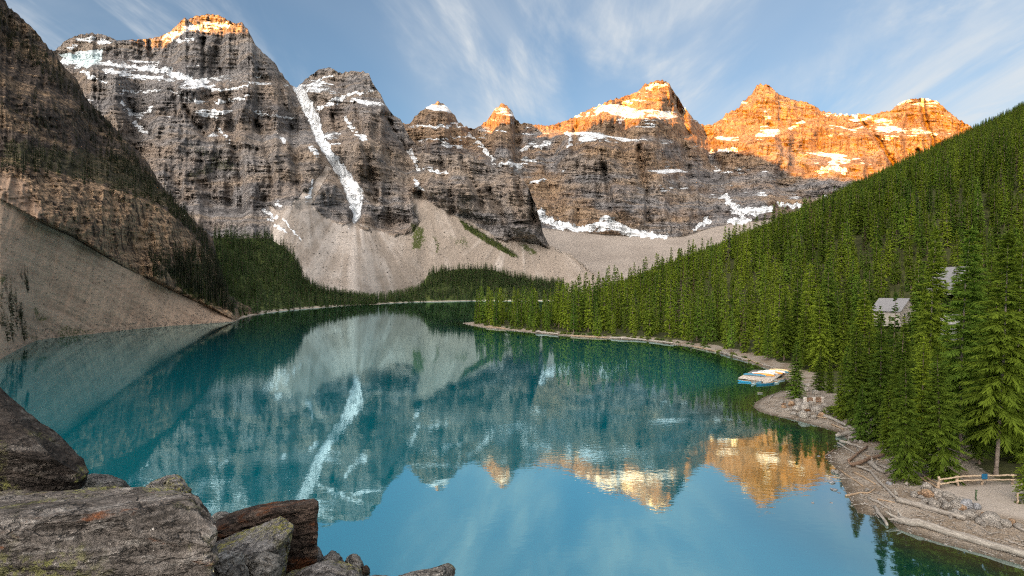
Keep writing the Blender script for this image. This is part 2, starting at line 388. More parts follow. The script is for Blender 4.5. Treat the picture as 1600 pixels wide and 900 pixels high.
A.Y = A.Y + rock_relief(A) * rk_s * (0.35 + 0.65 * up) * flat + rk_s * 30
FAN = np.zeros_like(A.PX); FW_ = np.zeros_like(A.PX) + 1e-3
for ax, ay, sg_ in ((555, 318, 75), (655, 280, 60), (475, 305, 55), (810, 350, 50)):
    wg = np.exp(-(np.hypot(A.PX - ax, (A.PY - ay) * 0.7) / sg_) ** 2); FAN += wg * fbm(np.arctan2(A.PX - ax, A.PY - ay + 25) * 8 + ax, A.PY / 160, 145, 4); FW_ += wg
FAN = FAN / FW_
A.Y += (1 - rk_s) * (4 * fbm(A.MX / 60, A.MZ / 60, 91, 4) + 4.0 * FAN + 0.8 * fbm(A.MX / 7, A.MZ / 7, 95, 2))
dc = A.line(coul, 1, 5, 10)
A.Y += 95 * np.exp(-(A.line([(p[0], p[1], p[2] * 2.0) for p in coul], 1, 3, 20)) ** 2)
gullies = [[(640,200,5),(650,235,6),(655,270,7),(660,300,7)], [(400,190,4),(415,235,5),(428,290,5)], [(232,60,3),(238,100,4),(236,118,3)], [(318,60,3),(318,120,4),(330,150,4)],
           [(600,180,4),(622,215,5),(637,240,5)], [(765,300,5),(785,340,6),(800,370,5)], [(805,275,4),(815,320,5)], [(720,250,4),(745,300,5),(755,330,5)], [(195,150,5),(215,190,6),(235,210,4)], [(290,170,4),(320,215,4)], [(345,110,4),(352,150,5),(362,200,6),(372,260,6),(380,330,6)], [(440,140,3),(452,200,5),(462,250,5),(468,300,4)], [(268,110,4),(275,160,5),(282,215,5)], [(555,160,3),(566,215,5),(578,270,6),(590,310,5)], [(520,180,3),(528,225,4)], [(690,250,4),(700,290,6),(708,330,6)], [(830,300,3),(834,345,4)]]
for gl in gullies: A.Y += 58 * np.exp(-A.line(gl, 1, 4, 14, 3) ** 2)
snow = np.clip(1.25 - dc, 0, 1) * 1.0
steps = [[(165,98,5),(210,107,6),(255,107,10),(290,122,8),(335,138,6)], [(160,108,4),(200,118,6),(250,122,5)], [(290,130,3),(340,140,4),(372,138,2),(395,130,2)], [(305,158,3),(345,160,5),(390,150,2)], [(190,143,2.4),(215,144,2),(248,141,2)],
         [(262,140,2),(285,150,2.4),(297,158,2)], [(190,160,5),(205,175,7),(220,182,6)], [(215,182,6),(235,170,5)], [(208,192,5),(222,203,6),(230,208,3)], [(310,175,7),(335,178,10),(360,172,4)], [(340,200,3),(355,215,4),(358,224,2)],
         [(482,138,3),(505,122,4),(520,118,4)], [(495,170,5),(530,155,6),(545,148,4),(582,142,3)], [(550,155,4),(575,160,4)], [(540,185,3),(548,200,5),(560,205,3)], [(558,210,4),(572,218,4)], [(508,228,3),(530,224,2)], [(485,230,5),(495,240,6)], [(440,215,4),(445,222,4)],
         [(478,315,4),(484,300,5),(487,290,4)], [(412,330,5),(430,338,5)],[(418,340,4),(432,352,5),(448,365,2.5)], [(432,318,5),(438,322,4)], [(487,290,3),(490,281,3)], [(445,345,3),(470,375,1.5)],
         [(648,280,4),(652,290,6),(662,298,3)], [(640,235,4),(650,255,6),(655,268,4)], [(660,262,3),(680,268,4),(700,270,3)], [(400,120,2),(420,118,2)], [(395,175,2.5),(440,182,2),(460,185,2)], [(100,95,9),(125,88,12),(150,80,6)],
         [(120,105,7),(150,125,5),(165,128,3)], [(285,45,6),(320,42,10),(355,38,6)], [(255,58,4),(285,52,5)], [(120,60,5),(150,62,6),(175,68,4)],[(105,75,3),(120,72,5)],[(262,64,3),(300,63,4)]]
brk = fbm(A.MX / 60, A.MZ / 6, 141, 4)
for i, st in enumerate(steps):
    snow = np.maximum(snow, np.clip(1.35 - A.line([(p[0], p[1], p[2] * 0.82) for p in st], 1, 7, 8, 5 + i % 4) - 1.2 * sst(brk, -0.05, 0.45), 0, 1))
hi = sst(HZ - A.PY, 180, 330)
led = sst(A.G, 0.9, 2.2) * (0.30 + 0.30 * hi) + 0.55 * fbm(A.MX / 150, A.MZ / 70, 97, 3) + 0.25 * fbm(A.MX / 30, A.MZ / 8, 98, 3)
A.attr['snow'] = np.maximum(snow, np.clip(led * sst(A.T, 1.3, 1.6) * sst(HZ - A.PY, 150, 235), 0, 0.75) * rk)
A.attr['ice'] = A.poly([(88,85),(160,78),(160,95),(135,108),(115,100)], 5)
A.attr['snow'] = np.maximum(A.attr['snow'], A.attr['ice'])
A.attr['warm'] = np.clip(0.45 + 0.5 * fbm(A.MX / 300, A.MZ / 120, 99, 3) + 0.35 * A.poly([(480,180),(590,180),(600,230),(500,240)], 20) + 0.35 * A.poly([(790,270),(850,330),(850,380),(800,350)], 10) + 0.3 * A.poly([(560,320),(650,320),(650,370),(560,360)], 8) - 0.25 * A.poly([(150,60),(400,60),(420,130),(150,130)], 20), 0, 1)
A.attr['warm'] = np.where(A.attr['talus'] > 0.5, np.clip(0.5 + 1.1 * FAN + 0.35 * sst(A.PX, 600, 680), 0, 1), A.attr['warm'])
A.attr['veg'] = np.maximum.reduce([A.poly([(640,345),(665,352),(668,375),(660,395),(640,390)], 6, 8, 8) * 0.62, A.poly([(675,365),(685,368),(690,395),(680,398)], 4, 8, 8) * 0.55, A.poly([(695,365),(735,370),(740,390),(710,388)], 6, 9, 8) * 0.5,
    A.poly([(715,340),(735,352),(790,385),(812,402),(800,402),(760,380),(725,358)], 3, 3, 8) * 0.8, A.poly([(805,378),(830,380),(843,395),(835,402),(815,392)], 5, 6, 8) * 0.6,
    A.poly([(285,222),(320,232),(365,255),(372,272),(345,268),(300,285),(285,270),(330,250)], 6, 10, 10) * 0.5, A.poly([(860,372),(880,368),(898,380),(880,386)], 4, 6, 8) * 0.6])
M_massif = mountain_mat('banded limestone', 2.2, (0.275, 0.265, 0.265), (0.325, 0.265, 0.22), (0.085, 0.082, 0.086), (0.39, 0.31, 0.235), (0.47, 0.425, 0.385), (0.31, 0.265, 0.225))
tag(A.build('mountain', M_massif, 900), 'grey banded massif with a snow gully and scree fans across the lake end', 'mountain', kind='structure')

# ---- the farther wall of peaks, its crest catching the sunrise
sil2 = [(600,200),(620,190),(640,193),(650,180),(665,168),(680,160),(686,157),(695,163),(708,175),(717,190),(727,197),(740,201),(750,195),(765,183),(775,168),(785,160),(797,168),(803,180),(812,190),(830,193),(850,196),(870,192),(885,188),(893,182),(905,178),(920,170),(935,163),(950,157),(965,152),(985,147),(1000,140),(1008,130),(1020,126),(1035,124),(1047,130),(1053,143),(1060,152),(1067,165),(1075,172),(1083,185),(1090,190),(1100,195),(1113,193),(1120,190),(1125,187),(1135,175),(1142,172),(1155,168),(1160,158),(1175,145),(1183,133),(1190,129),(1200,132),(1210,140),(1218,147),(1235,155),(1255,158),(1275,165),(1285,172),(1300,175),(1330,178),(1350,178),(1368,178),(1375,175),(1395,170),(1403,162),(1415,156),(1430,153),(1450,153),(1465,158),(1478,170),(1495,183),(1510,193),(1525,203),(1545,215),(1600,240),(1700,275)]
yb = np.array([(600,3000),(686,3000),(785,3200),(850,3200),(1035,3150),(1105,3500),(1195,3300),(1300,3250),(1440,3000),(1525,2900),(1700,2850)], float)
top2 = [(x, y, np.interp(x, yb[:, 0], yb[:, 1])) for x, y in sil2]
base2 = zc([(600, 0, 1330), (850, 2, 1330), (1700, 30, 1400)])
foot2 = [(600,330,2050),(850,356,2050),(950,366,2080),(1040,370,2120),(1075,368,2150),(1100,357,2180),(1150,347,2220),(1280,336,2280),(1340,330,2280),(1700,330,2300)]
B = Terrain(600, 1700, 1.5, [base2, foot2, top2], [50, 250], 1.8, 23, [0, 0.95], 2700.0)
B.attr['talus'] = sst(1.0 - B.T, -0.02, 0.03)
rkb = 1 - B.attr['talus']
B.Y += rock_relief(B, 0.95, 2) * rkb * (0.3 + 0.7 * sst(B.T, 1.0, 1.2)) + (1 - rkb) * 5 * fbm(B.MX / 60, B.MZ / 60, 191, 4)
for gl in [[(1203,196,5),(1220,222,8),(1240,250,9),(1262,274,7)], [(1440,158,4),(1446,190,5),(1456,215,5),(1463,242,5)], [(1345,190,3),(1370,215,4),(1398,260,4)], [(1095,195,8),(1110,230,12),(1125,290,16),(1135,330,14)], [(1053,150,3),(1066,180,5),(1075,210,5)],
           [(735,205,6),(760,240,7),(775,265,7)], [(805,190,5),(808,230,6),(812,270,6)], [(1000,230,4),(1010,300,5),(1012,345,4)], [(900,200,4),(895,240,5)], [(1435,235,3),(1440,262,3)], [(1400,262,3),(1410,290,3)], [(1070,230,5),(1080,290,6),(1085,340,6)], [(945,260,4),(955,330,5)]]:
    B.Y += 95 * np.exp(-B.line(gl, 1, 3, 12, 2) ** 2)
rib = [(1192,175,6),(1210,212,8),(1230,240,9),(1250,268,8)]
B.Y -= 60 * np.exp(-B.line(rib, 1, 3, 12, 2) ** 2)
sn = np.zeros_like(B.PY)
patches = [[(845,340,4),(870,350,10),(900,356,5)], [(900,360,3),(940,352,12),(950,348,12),(985,364,8),(1040,370,5)], [(845,330,6),(850,345,7)], [(1095,352,4),(1105,345,6),(1085,358,4)], [(1133,305,5),(1140,318,6),(1150,325,8)], [(1148,330,8),(1180,330,9),(1205,325,6)], [(1215,318,5),(1250,322,4)], [(1140,345,6),(1170,345,6)], [(1290,310,5),(1312,312,6),(1300,318,5)],
           [(815,235,4),(830,225,6),(845,230,6),(860,220,4)], [(818,250,5),(835,252,6)], [(885,205,4),(893,218,6),(889,228,4)], [(780,258,5),(800,255,6),(815,262,4)], [(735,210,4),(760,238,5),(775,258,4)], [(648,195,3),(680,198,5),(715,195,3)], [(655,220,3),(700,216,3),(735,213,3)], [(830,285,4),(850,280,5)], [(690,225,5),(720,230,5)], [(1110,240,5),(1130,235,6),(1155,233,3)], [(1115,265,4),(1140,270,3)], [(1280,268,7),(1300,262,9),(1320,268,7)], [(1150,150,4),(1165,160,4)],
           [(1010,145,8),(1020,132,9),(1040,133,8)], [(915,180,8),(950,170,8),(985,160,7)], [(965,190,6),(1000,175,6)], [(1400,160,6),(1430,155,6),(1455,155,4)], [(1235,200,6),(1255,192,8)], [(1290,178,6),(1340,180,5)], [(1380,217,5),(1400,213,6)]]
brkb = fbm(B.MX / 70, B.MZ / 8, 143, 4)
for i, st in enumerate(patches):
    sn = np.maximum(sn, np.clip(1.35 - B.line([(p[0], p[1], p[2] * (0.95 if i < 9 else 0.75 if i < 22 else 0.5)) for p in st], 1, 8, 9, 5 + i % 4) - (1.3 if i > 8 else 0.3) * sst(brkb, -0.05, 0.45), 0, 1))
ledb = sst(B.G, 0.8, 2.1) * 0.46 + 0.7 * fbm(B.MX / 170, B.MZ / 80, 197, 4) + 0.08 + 0.3 * fbm(B.MX / 40, B.MZ / 10, 198, 3) + 0.16 * sst(HZ - B.PY, 210, 300)
B.attr['snow'] = np.maximum(sn, np.clip(ledb, 0, 0.8) * rkb * sst(HZ - B.PY, 95, 170))
B.attr['warm'] = np.clip(0.42 + 0.5 * fbm(B.MX / 300, B.MZ / 100, 199, 3) + 0.45 * sst(HZ - B.PY + 0.12 * np.maximum(B.PX - 1100, 0), 190, 270), 0, 1)  # orange tone strengthened over the sunlit crest to deepen the sunrise colour
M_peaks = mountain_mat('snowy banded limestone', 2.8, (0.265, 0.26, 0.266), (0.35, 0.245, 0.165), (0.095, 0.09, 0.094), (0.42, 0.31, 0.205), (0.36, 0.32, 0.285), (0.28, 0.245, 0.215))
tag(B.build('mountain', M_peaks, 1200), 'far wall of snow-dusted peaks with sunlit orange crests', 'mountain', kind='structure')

# ---- the near slope on the left: scree cone, ochre cliff band and a steep rocky wooded flank above
def wl(px, py): return (px, py, WY(py))
shoreL = [wl(-260,600), wl(-100,575), wl(0,562), wl(30,545), wl(60,531), wl(150,521), wl(270,509), wl(365,503), wl(380,497), wl(405,491)]
screeL = [(-260,190,250),(-100,262,228),(0,312,222),(60,345,240),(110,368,262),(187,413,300),(267,453,345),(333,484,378),(366,501,372),(380,495,440),(405,490,485)]
cliffL = [(-260,110,300),(-100,215,275),(0,258,262),(40,268,274),(60,272,284),(130,288,310),(200,306,345),(260,330,390),(300,365,420),(330,405,430),(345,445,425),(366,482,400),(380,487,450),(405,489,490)]
topL = [(-260,-330,500),(-100,-120,490),(0,-12,480),(13,8,485),(40,33,495),(63,57,505),(83,80,512),(100,103,520),(120,123,528),(133,150,533),(150,170,540),(173,190,552),(187,207,560),(207,227,570),(227,247,580),(240,267,580),(253,290,580),(263,303,578),(280,323,575),(300,340,568),(320,360,560),(333,372,548),(337,393,530),(341,420,505),(346,440,490),(354,458,470),(375,472,470),(405,488,495)]
S = Terrain(-260, 405, 1.5, [shoreL, screeL, cliffL, topL], [110, 90, 150], 2.0, 37, [0, 0.8, 0.7], 420.0, 9)
S.attr['talus'] = np.maximum(sst(1.0 - S.T, -0.01, 0.02), S.poly([(-260,170),(0,268),(40,285),(70,335),(60,350),(0,315),(-260,230)], 5))
rs = 1 - sst(1.0 - S.T, -0.06, 0.02)
wxs = 8 * fbm(S.MX / 40, S.MZ / 40, 330, 3)
rel = -20 * ridged((S.MX + wxs) / 70, S.MZ / 160, 340, 3) - 13 * ridged((S.MX + wxs) / 24, S.MZ / 60, 344, 3) - 5.5 * ridged(S.MX / 8.5, S.MZ / 26, 348, 3) + 4.0 * fbm(S.MX / 14, S.MZ / 3.2, 352, 3) + 1.6 * fbm(S.MX / 3, S.MZ / 3, 356, 2)
env = (0.7 + 0.3 * sst(S.T, 1.9, 2.3)) * (1 - sst(S.PX, 345, 400))
S.Y += rel * rs * env + rs * 4
S.Y += (1 - rs) * (1.5 * fbm(S.MX / 30, S.MZ / 30, 360, 3) + 0.9 * fbm((S.MX - S.MZ * 0.3) / 5, S.MZ / 30, 362, 3) + 0.45 * fbm(S.MX / 2.2, S.MZ / 2.2, 364, 3)) * sst(S.T, 0.0, 0.1)
S.Y = np.maximum(S.Y, 60)
S.attr['warm'] = np.clip(0.12 + 0.5 * fbm(S.MX / 60, S.MZ / 30, 366, 3) + 0.75 * (S.T > 1) * (S.T < 2.05), 0, 1)
acr = S.PY - 0.52 * S.PX; FS = fbm(acr / 8 + 0.6 * fbm(S.PX / 40, S.PY / 40, 372, 2), (S.PX + 0.5 * S.PY) / 190, 374, 4)
S.attr['warm'] = np.where(S.T < 1.0, np.clip(0.38 + 0.7 * FS + 0.5 * fbm(S.PX / 60, S.PY / 40, 376, 3), 0, 1), S.attr['warm'])
S.Y += (1 - rs) * 0.8 * FS
S.attr['veg'] = np.maximum.reduce([S.poly([(0,0),(30,30),(140,150),(190,210),(240,280),(150,200),(60,100),(0,70)], 8, 12, 14) * 0.4, S.poly([(0,210),(80,225),(200,240),(290,320),(320,370),(260,330),(180,300),(60,270),(0,262)], 8, 14, 16) * 0.5, S.poly([(250,420),(330,400),(350,460),(360,490),(330,480),(290,465)], 6, 10, 10) * 0.6,
    0.56 * sst(fbm(S.PX / 22, S.PY / 30, 370, 4), 0.0, 0.5) * S.poly([(-200,330),(20,350),(60,430),(110,500),(140,525),(-200,600)], 20), 0.5 * S.poly([(90,505),(150,515),(150,522),(90,530)], 4, 6, 8)])
M_slope = mountain_mat('ochre cliff rock', 0.45, (0.13, 0.105, 0.088), (0.46, 0.32, 0.21), (0.05, 0.04, 0.035), (0.52, 0.36, 0.22), (0.46, 0.335, 0.245), (0.33, 0.235, 0.17), 0.9)
tag(S.build('mountain', M_slope, 250, 3.0), 'near rocky slope with an ochre cliff band above a brown scree cone', 'mountain', kind='structure')

# ---- wooded ground at the far end of the lake
def ground_mat(name, a, b_, scale=0.05, rim=False):
    m, t, b, _ = new_mat(name)
    c = MIXC(t, RAMP(t, NOISE(t, COORD(t), scale, 6, 0.6), 0.35, 0.65), a, b_)
    c = MIXC(t, 0.7, c, MIXC(t, NOISE(t, COORD(t), scale * 12, 5, 0.65), (0.4, 0.4, 0.4), (1.6, 1.6, 1.6)), 'MULTIPLY')
    if rim:
        sx = t.nodes.new('ShaderNodeSeparateXYZ'); t.links.new(COORD(t), sx.inputs[0])
        c = MIXC(t, RAMP(t, MATH(t, 'ADD', sx.outputs[2], MATH(t, 'MULTIPLY', NOISE(t, COORD(t), 0.08, 4), -1.2)), 1.6, 0.9), c, (0.40, 0.35, 0.29))
    t.links.new(c, b.inputs['Base Color']); return m
M_wood = ground_mat('forest floor far', (0.040, 0.060, 0.018), (0.09, 0.115, 0.032), 0.05, True)
shF = [wl(330,503), wl(366,502), wl(400,492), wl(450,485), wl(500,481), wl(575,476), (600,475.5,872)]
midF = [(330,470,560),(366,470,560),(400,470,600),(450,462,660),(480,466,740),(500,471,760),(575,474.5,890),(600,475,900)]
topF = [(330,372,680),(345,372,690),(400,372,790),(420,372,800),(440,384,800),(457,398,790),(467,416,785),(475,440,780),(493,456,790),(533,467,840),(575,473,900),(600,475,930)]
FW = Terrain(330, 600, 2.0, [shF, midF, topF], [14, 50], 0.8, 51, [0, 0], 700.0, 9)
FW.Y += (8 * fbm(FW.MX / 40, FW.MZ / 40, 400, 3)) * sst(FW.T, 0.2, 0.8)
FW.attr = {}
tag(FW.build('hill', M_wood, 200, 3.0), 'dark wooded foot of the mountain along the far shore', 'hill', kind='structure')
shG = [wl(560,476.5), wl(600,474.5), wl(650,472), wl(700,471), wl(745,470), wl(800,470), wl(880,470)]
topG = [(560,474,960),(590,473,1000),(615,470,1050),(635,461,1100),(655,452,1150),(668,430,1180),(680,426,1200),(720,420,1220),(755,420,1240),(780,424,1260),(800,432,1280),(850,440,1300),(880,446,1300)]
midG = [(px, (HZ + (np.interp(px, [q[0] for q in shG], [q[1] for q in shG])) + 2 * (py - HZ)) / 2 * 0 + py + (470 - py) * 0.55, np.interp(px, [q[0] for q in shG], [q[2] for q in shG]) * 0.55 + Y * 0.45) for px, py, Y in topG]
FG = Terrain(560, 880, 2.0, [shG, midG, topG], [10, 30], 0.6, 57, [0, 0], 1100.0, 9)
FG.Y += 6 * fbm(FG.MX / 60, FG.MZ / 40, 410, 3) * sst(FG.T, 0.2, 0.8)
FG.attr = {}
tag(FG.build('hill', M_wood, 150, 3.0), 'low wooded mound below the scree at the lake head', 'hill', kind='structure')

# ---- the range behind the viewer that keeps the lake in shade at sunrise
A0 = 7500.0
tanE = math.tan(R(SUN_EL))
term = [(285,82,2380),(360,76,2380),(553,113,2200),(686,166,2900),(785,212,3000),(880,214,3000),(1035,218,2950),(1085,216,3000),(1130,228,2950),(1190,250,2850),(1250,282,2750),(1320,300,2600),(1400,300,2500)]
prof = []
for px, py, Y in term:
    x, y, z = P(px, py, Y); s_ = 0.8 * x - 0.6 * y; a_ = -0.6 * x - 0.8 * y
    prof.append((s_, z + (A0 - a_) * tanE))
prof.sort()
ps = np.array(prof)
PROFILE = ps
ss = np.linspace(-7000, 7000, 500)
hh = np.interp(ss, ps[:, 0], ps[:, 1])
hh = np.where(ss < ps[0, 0], ps[0, 1] + 60 * fbm(ss / 900, ss * 0, 501, 3) + 80 * sst(-ss, -ps[0, 0], -ps[0, 0] + 300), hh)
hh = np.where(ss > ps[-1, 0], ps[-1, 1] - 60 * sst(ss, ps[-1, 0], ps[-1, 0] + 1500) + 70 * fbm(ss / 900, ss * 0, 503, 3), hh)
hh = hh + 14 * fbm(ss / 60, ss * 0 + 4, 505, 3)
rowsO = []
for da, f in ((-2600, -0.02), (-1700, 0.22), (-900, 0.55), (-350, 0.85), (0, 1.0), (500, 0.8), (1300, 0.4), (2600, -0.02)):
    a_ = A0 + da; h_ = hh * f + (0 if f in (1.0,) else 90 * fbm(ss / 500, ss * 0 + da / 300, 507, 4) * (abs(f) > 0.1))
    rowsO.append(np.stack([0.8 * ss - 0.6 * a_, -0.6 * ss - 0.8 * a_, h_], -1))
ro = np.array(rowsO)
o = link('mountain', mesh_np('mountain', ro.reshape(-1, 3), grid_faces(8, 500), ground_mat('range rock', (0.16, 0.14, 0.12), (0.09, 0.10, 0.06), 0.004)))
tag(o, 'mountain range behind the viewer shading the valley', 'mountain', kind='structure')

# ---- valley floor to the horizon
gs = 22000.0
o = link('ground', mesh_np('ground', [(-gs, -gs, -9), (gs, -gs, -9), (gs, gs, -9), (-gs, gs, -9)], np.array([[0, 1, 2, 3]]), ground_mat('valley floor', (0.10, 0.09, 0.07), (0.05, 0.06, 0.03), 0.01)))
tag(o, 'valley floor', 'ground', kind='structure')
# ------------------------------------------------------------------ the right-hand land
SHORE_PX = [(722,505),(735,508.5),(760,513),(800,517),(830,520),(870,524),(900,527),(950,529.5),(1000,532),(1040,537),(1085,543),(1120,551),(1150,560),(1180,570),(1205,579),(1222,588),(1236,600),(1236,607),(1215,613),(1195,620),(1180,629),(1177,636),(1186,643),(1205,649),(1240,656),(1270,664),(1295,671),(1318,680),(1326,690),(1318,697),(1303,704),(1288,713),(1296,722),(1309,735),(1316,757),(1329,784),(1341,802),(1365,806),(1387,809),(1404,828),(1460,846),(1520,862),(1600,884),(1700,912)]
SHORE = [WP(*p) for p in SHORE_PX]
LAND = SHORE + [(60, 26), (120, 5), (2600, -100), (2600, 2600), (300, 2600), (150, 1700), (110, 1100), (100, 800), (90, 600), (62, 470), (22, 402), (-16, 366), (-30, 352)]
SMOOTHSHORE = [(52, 20), (52, 60), (58, 90), (66, 140), (80, 190), (62, 230), (20, 275), (-20, 340), (0, 390), (70, 470), (95, 620), (105, 850), (115, 1100), (150, 1700), (300, 2600)]
_ssx = np.array(sorted([(b, a) for a, b in SMOOTHSHORE]))
def land_d(x, y): return sdf(x, y, LAND)
def land_h(x, y, d=None):
    x = np.asarray(x, float); y = np.asarray(y, float)
    if d is None: d = land_d(x, y)
    dh = x - np.interp(y, _ssx[:, 0], _ssx[:, 1])
    h = np.where(d < 0, np.maximum(d * 0.22, -4), np.minimum(d, 9) * 0.13 + np.maximum(d - 9, 0) * 0.035)
    h = np.where(d > 60, 1.17 + 51 * 0.035 + (np.maximum(d, 60) - 60) * 0.0, h)
    q = np.maximum(dh - 35, 0)
    hill = 0.40 * q * q / (q + 45)
    hill = hill + 0.075 * np.maximum(q - 420, 0) ** 2 / (np.maximum(q - 420, 0) + 60)
    far = 1 - sst(y, 1350, 2200)
    h = h + hill * sst(d, 5, 60) * (0.25 + 0.75 * far)
    h = h + (0.7 * fbm(x / 14, y / 14, 601, 3) * sst(d, 6, 20) + 0.12 * fbm(x / 3, y / 3, 603, 3) * sst(d, 0.3, 3)) + 6 * fbm(x / 130, y / 130, 605, 3) * sst(d, 60, 160)
    return h
def on_land(px, py, guess=None):
    """where the sight line through that place meets the shore ground (or the lake)"""
    ys = np.linspace(30, 420, 4000); xs = (px - 800) / F * ys; zs = CH + (HZ - py) / F * ys
    g = np.maximum(land_h(xs, ys), 0.0)
    i = np.argmax(zs <= g)
    return Vector((xs[i], ys[i], g[i]))
def gz(x, y): return float(land_h(np.array([x]), np.array([y]))[0])

pxs = np.concatenate([np.arange(690, 1760, 2.2), np.arange(1762, 2900, 14)])
ysr = np.concatenate([np.arange(24, 110, 0.42), np.geomspace(110, 2500, 230)])
GX = (pxs[None, :] - 800) / F * ysr[:, None]; GY = ysr[:, None] + 0 * GX
GD = land_d(GX, GY); GH = land_h(GX, GY, GD)
fc = grid_faces(*GX.shape)
keep = (GD.ravel()[fc].max(1) > -6)
fc = fc[keep]
used = np.unique(fc); rem = np.full(GX.size, -1); rem[used] = np.arange(len(used))
beach = np.clip(1 - (GD - 5 - 3 * fbm(GX / 6, GY / 6, 611, 3)) / 4, 0, 1)
near_w = sst(GY, 130, 85) if False else (1 - sst(GY, 85, 130))
beach = np.maximum(beach, np.clip(1 - (GD - 11) / 5, 0, 1) * near_w)
# gravel path clearing by the log fence
CLEAR = [on_land(*p)[:2] for p in ((1448,768),(1590,752),(1680,770),(1700,830),(1600,812),(1540,800))]
CLEAR = [tuple(c) for c in CLEAR]
path = np.clip(0.5 + sdf(GX, GY, CLEAR) / 1.2, 0, 1)
M_land, t, b, _ = new_mat('shore ground')
n1 = NOISE(t, COORD(t), 0.25, 5, 0.6); n2 = NOISE(t, COORD(t), 2.2, 6, 0.7); n3 = NOISE(t, COORD(t), 9.0, 3, 0.7)
c = MIXC(t, RAMP(t, n1, 0.35, 0.65), (0.030, 0.036, 0.012), (0.060, 0.066, 0.022))
c = MIXC(t, RAMP(t, n2, 0.55, 0.75), c, (0.10, 0.075, 0.05))
bc = MIXC(t, RAMP(t, n1, 0.4, 0.62), (0.27, 0.235, 0.195), (0.19, 0.15, 0.11))
bc = MIXC(t, RAMP(t, n2, 0.5, 0.72), bc, (0.33, 0.30, 0.265))
bc = MIXC(t, 0.9, bc, MIXC(t, RAMP(t, n3, 0.3, 0.7), (0.35, 0.35, 0.36), (1.55, 1.55, 1.55)), 'MULTIPLY')
c = MIXC(t, RAMP(t, MATH(t, 'ADD', ATTR(t, 'beach'), MATH(t, 'MULTIPLY', MATH(t, 'SUBTRACT', n2, 0.5), 0.6)), 0.4, 0.6), c, bc)
pc = MIXC(t, RAMP(t, n2, 0.4, 0.7), (0.34, 0.305, 0.27), (0.29, 0.255, 0.22))
c = MIXC(t, ATTR(t, 'path'), c, pc)
wet = ATTR(t, 'wet')
c = MIXC(t, wet, c, MIXC(t, 1.0, c, (0.42, 0.40, 0.36), 'MULTIPLY'))
L(t, c, b.inputs['Base Color']); BUMP(t, b, MATH(t, 'ADD', n2, MATH(t, 'MULTIPLY', n3, 0.5)), 0.6, 0.12)
o = link('hill', mesh_np('hill', np.stack([GX, GY, GH], -1).reshape(-1, 3)[used], rem[fc], M_land, True,
    {'beach': beach.ravel()[used], 'path': path.ravel()[used], 'wet': (1 - sst(GH, 0.02, 0.22)).ravel()[used]}))
tag(o, 'wooded hillside and pale gravel shore on the right of the lake', 'hill', kind='structure')

# ------------------------------------------------------------------ lake
lx = np.concatenate([np.linspace(-900, -60, 110), np.linspace(-52, 120, 150), np.linspace(128, 700, 40)])
ly = np.concatenate([np.linspace(-60, 24, 12), np.linspace(27, 400, 260), np.linspace(412, 1700, 80)])
LX, LY = np.meshgrid(lx, ly)
sh = np.exp(np.minimum(land_d(LX, LY), 0) / 7.0) * (land_d(LX, LY) < 40)
S_shore = [WP(p[0], p[1]) for p in shoreL]
shl = np.exp(-seg_dist(LX, LY, S_shore) / 5.0) * 0.8
M_lake, t, b, _ = new_mat('glacial lake water')
shal = MATH(t, 'MAXIMUM', ATTR(t, 'shallow'), ATTR(t, 'shallow_left'))
dn = NOISE(t, COORD(t), 0.012, 3, 0.5)
c = MIXC(t, dn, (0.0008, 0.145, 0.19), (0.0012, 0.16, 0.208))
c = MIXC(t, RAMP(t, shal, 0.02, 0.35), c, (0.006, 0.050, 0.034))
c = MIXC(t, RAMP(t, MATH(t, 'ADD', shal, MATH(t, 'MULTIPLY', MATH(t, 'SUBTRACT', NOISE(t, COORD(t), 0.6, 5, 0.6), 0.5), 0.25)), 0.35, 0.9), c, (0.060, 0.052, 0.026))
L(t, c, b.inputs['Base Color'])
b.inputs['Roughness'].default_value = 0.9; b.inputs['Specular IOR Level'].default_value = 0.0
gl = N(t, 'ShaderNodeBsdfGlossy', in_Roughness=0.02, in_Color=(0.56, 0.80, 0.86, 1))
fr = N(t, 'ShaderNodeFresnel', in_IOR=1.33)
mx = N(t, 'ShaderNodeMixShader'); L(t, RAMP(t, fr.outputs[0], 0.0, 0.8, 0.54, 1.0), mx.inputs[0]); L(t, b.outputs[0], mx.inputs[1]); L(t, gl.outputs[0], mx.inputs[2])
L(t, mx.outputs[0], _.inputs[0])
w1 = NOISE(t, COORD(t, (1, 1.6, 1)), 0.9, 3, 0.55, 0.3); w2 = NOISE(t, COORD(t, (1, 1.4, 1), (0, 0, 0.4)), 0.16, 3, 0.5)
patch = RAMP(t, NOISE(t, COORD(t, (1, 1, 1)), 0.02, 3, 0.5), 0.42, 0.62, 0.25, 1.0)
BUMP(t, b, MATH(t, 'ADD', MATH(t, 'MULTIPLY', w1, MATH(t, 'MULTIPLY', patch, 0.006)), MATH(t, 'MULTIPLY', w2, 0.009)), 1.0, 1.0)
for n_ in (gl, fr): L(t, b.inputs['Normal'].links[0].from_socket, n_.inputs['Normal'])
o = link('lake', mesh_np('lake', np.stack([LX, LY, 0 * LX], -1).reshape(-1, 3), grid_faces(*LX.shape), M_lake, True, {'shallow': sh, 'shallow_left': shl}))
tag(o, 'still turquoise glacial lake mirroring the peaks', 'lake', kind='structure')
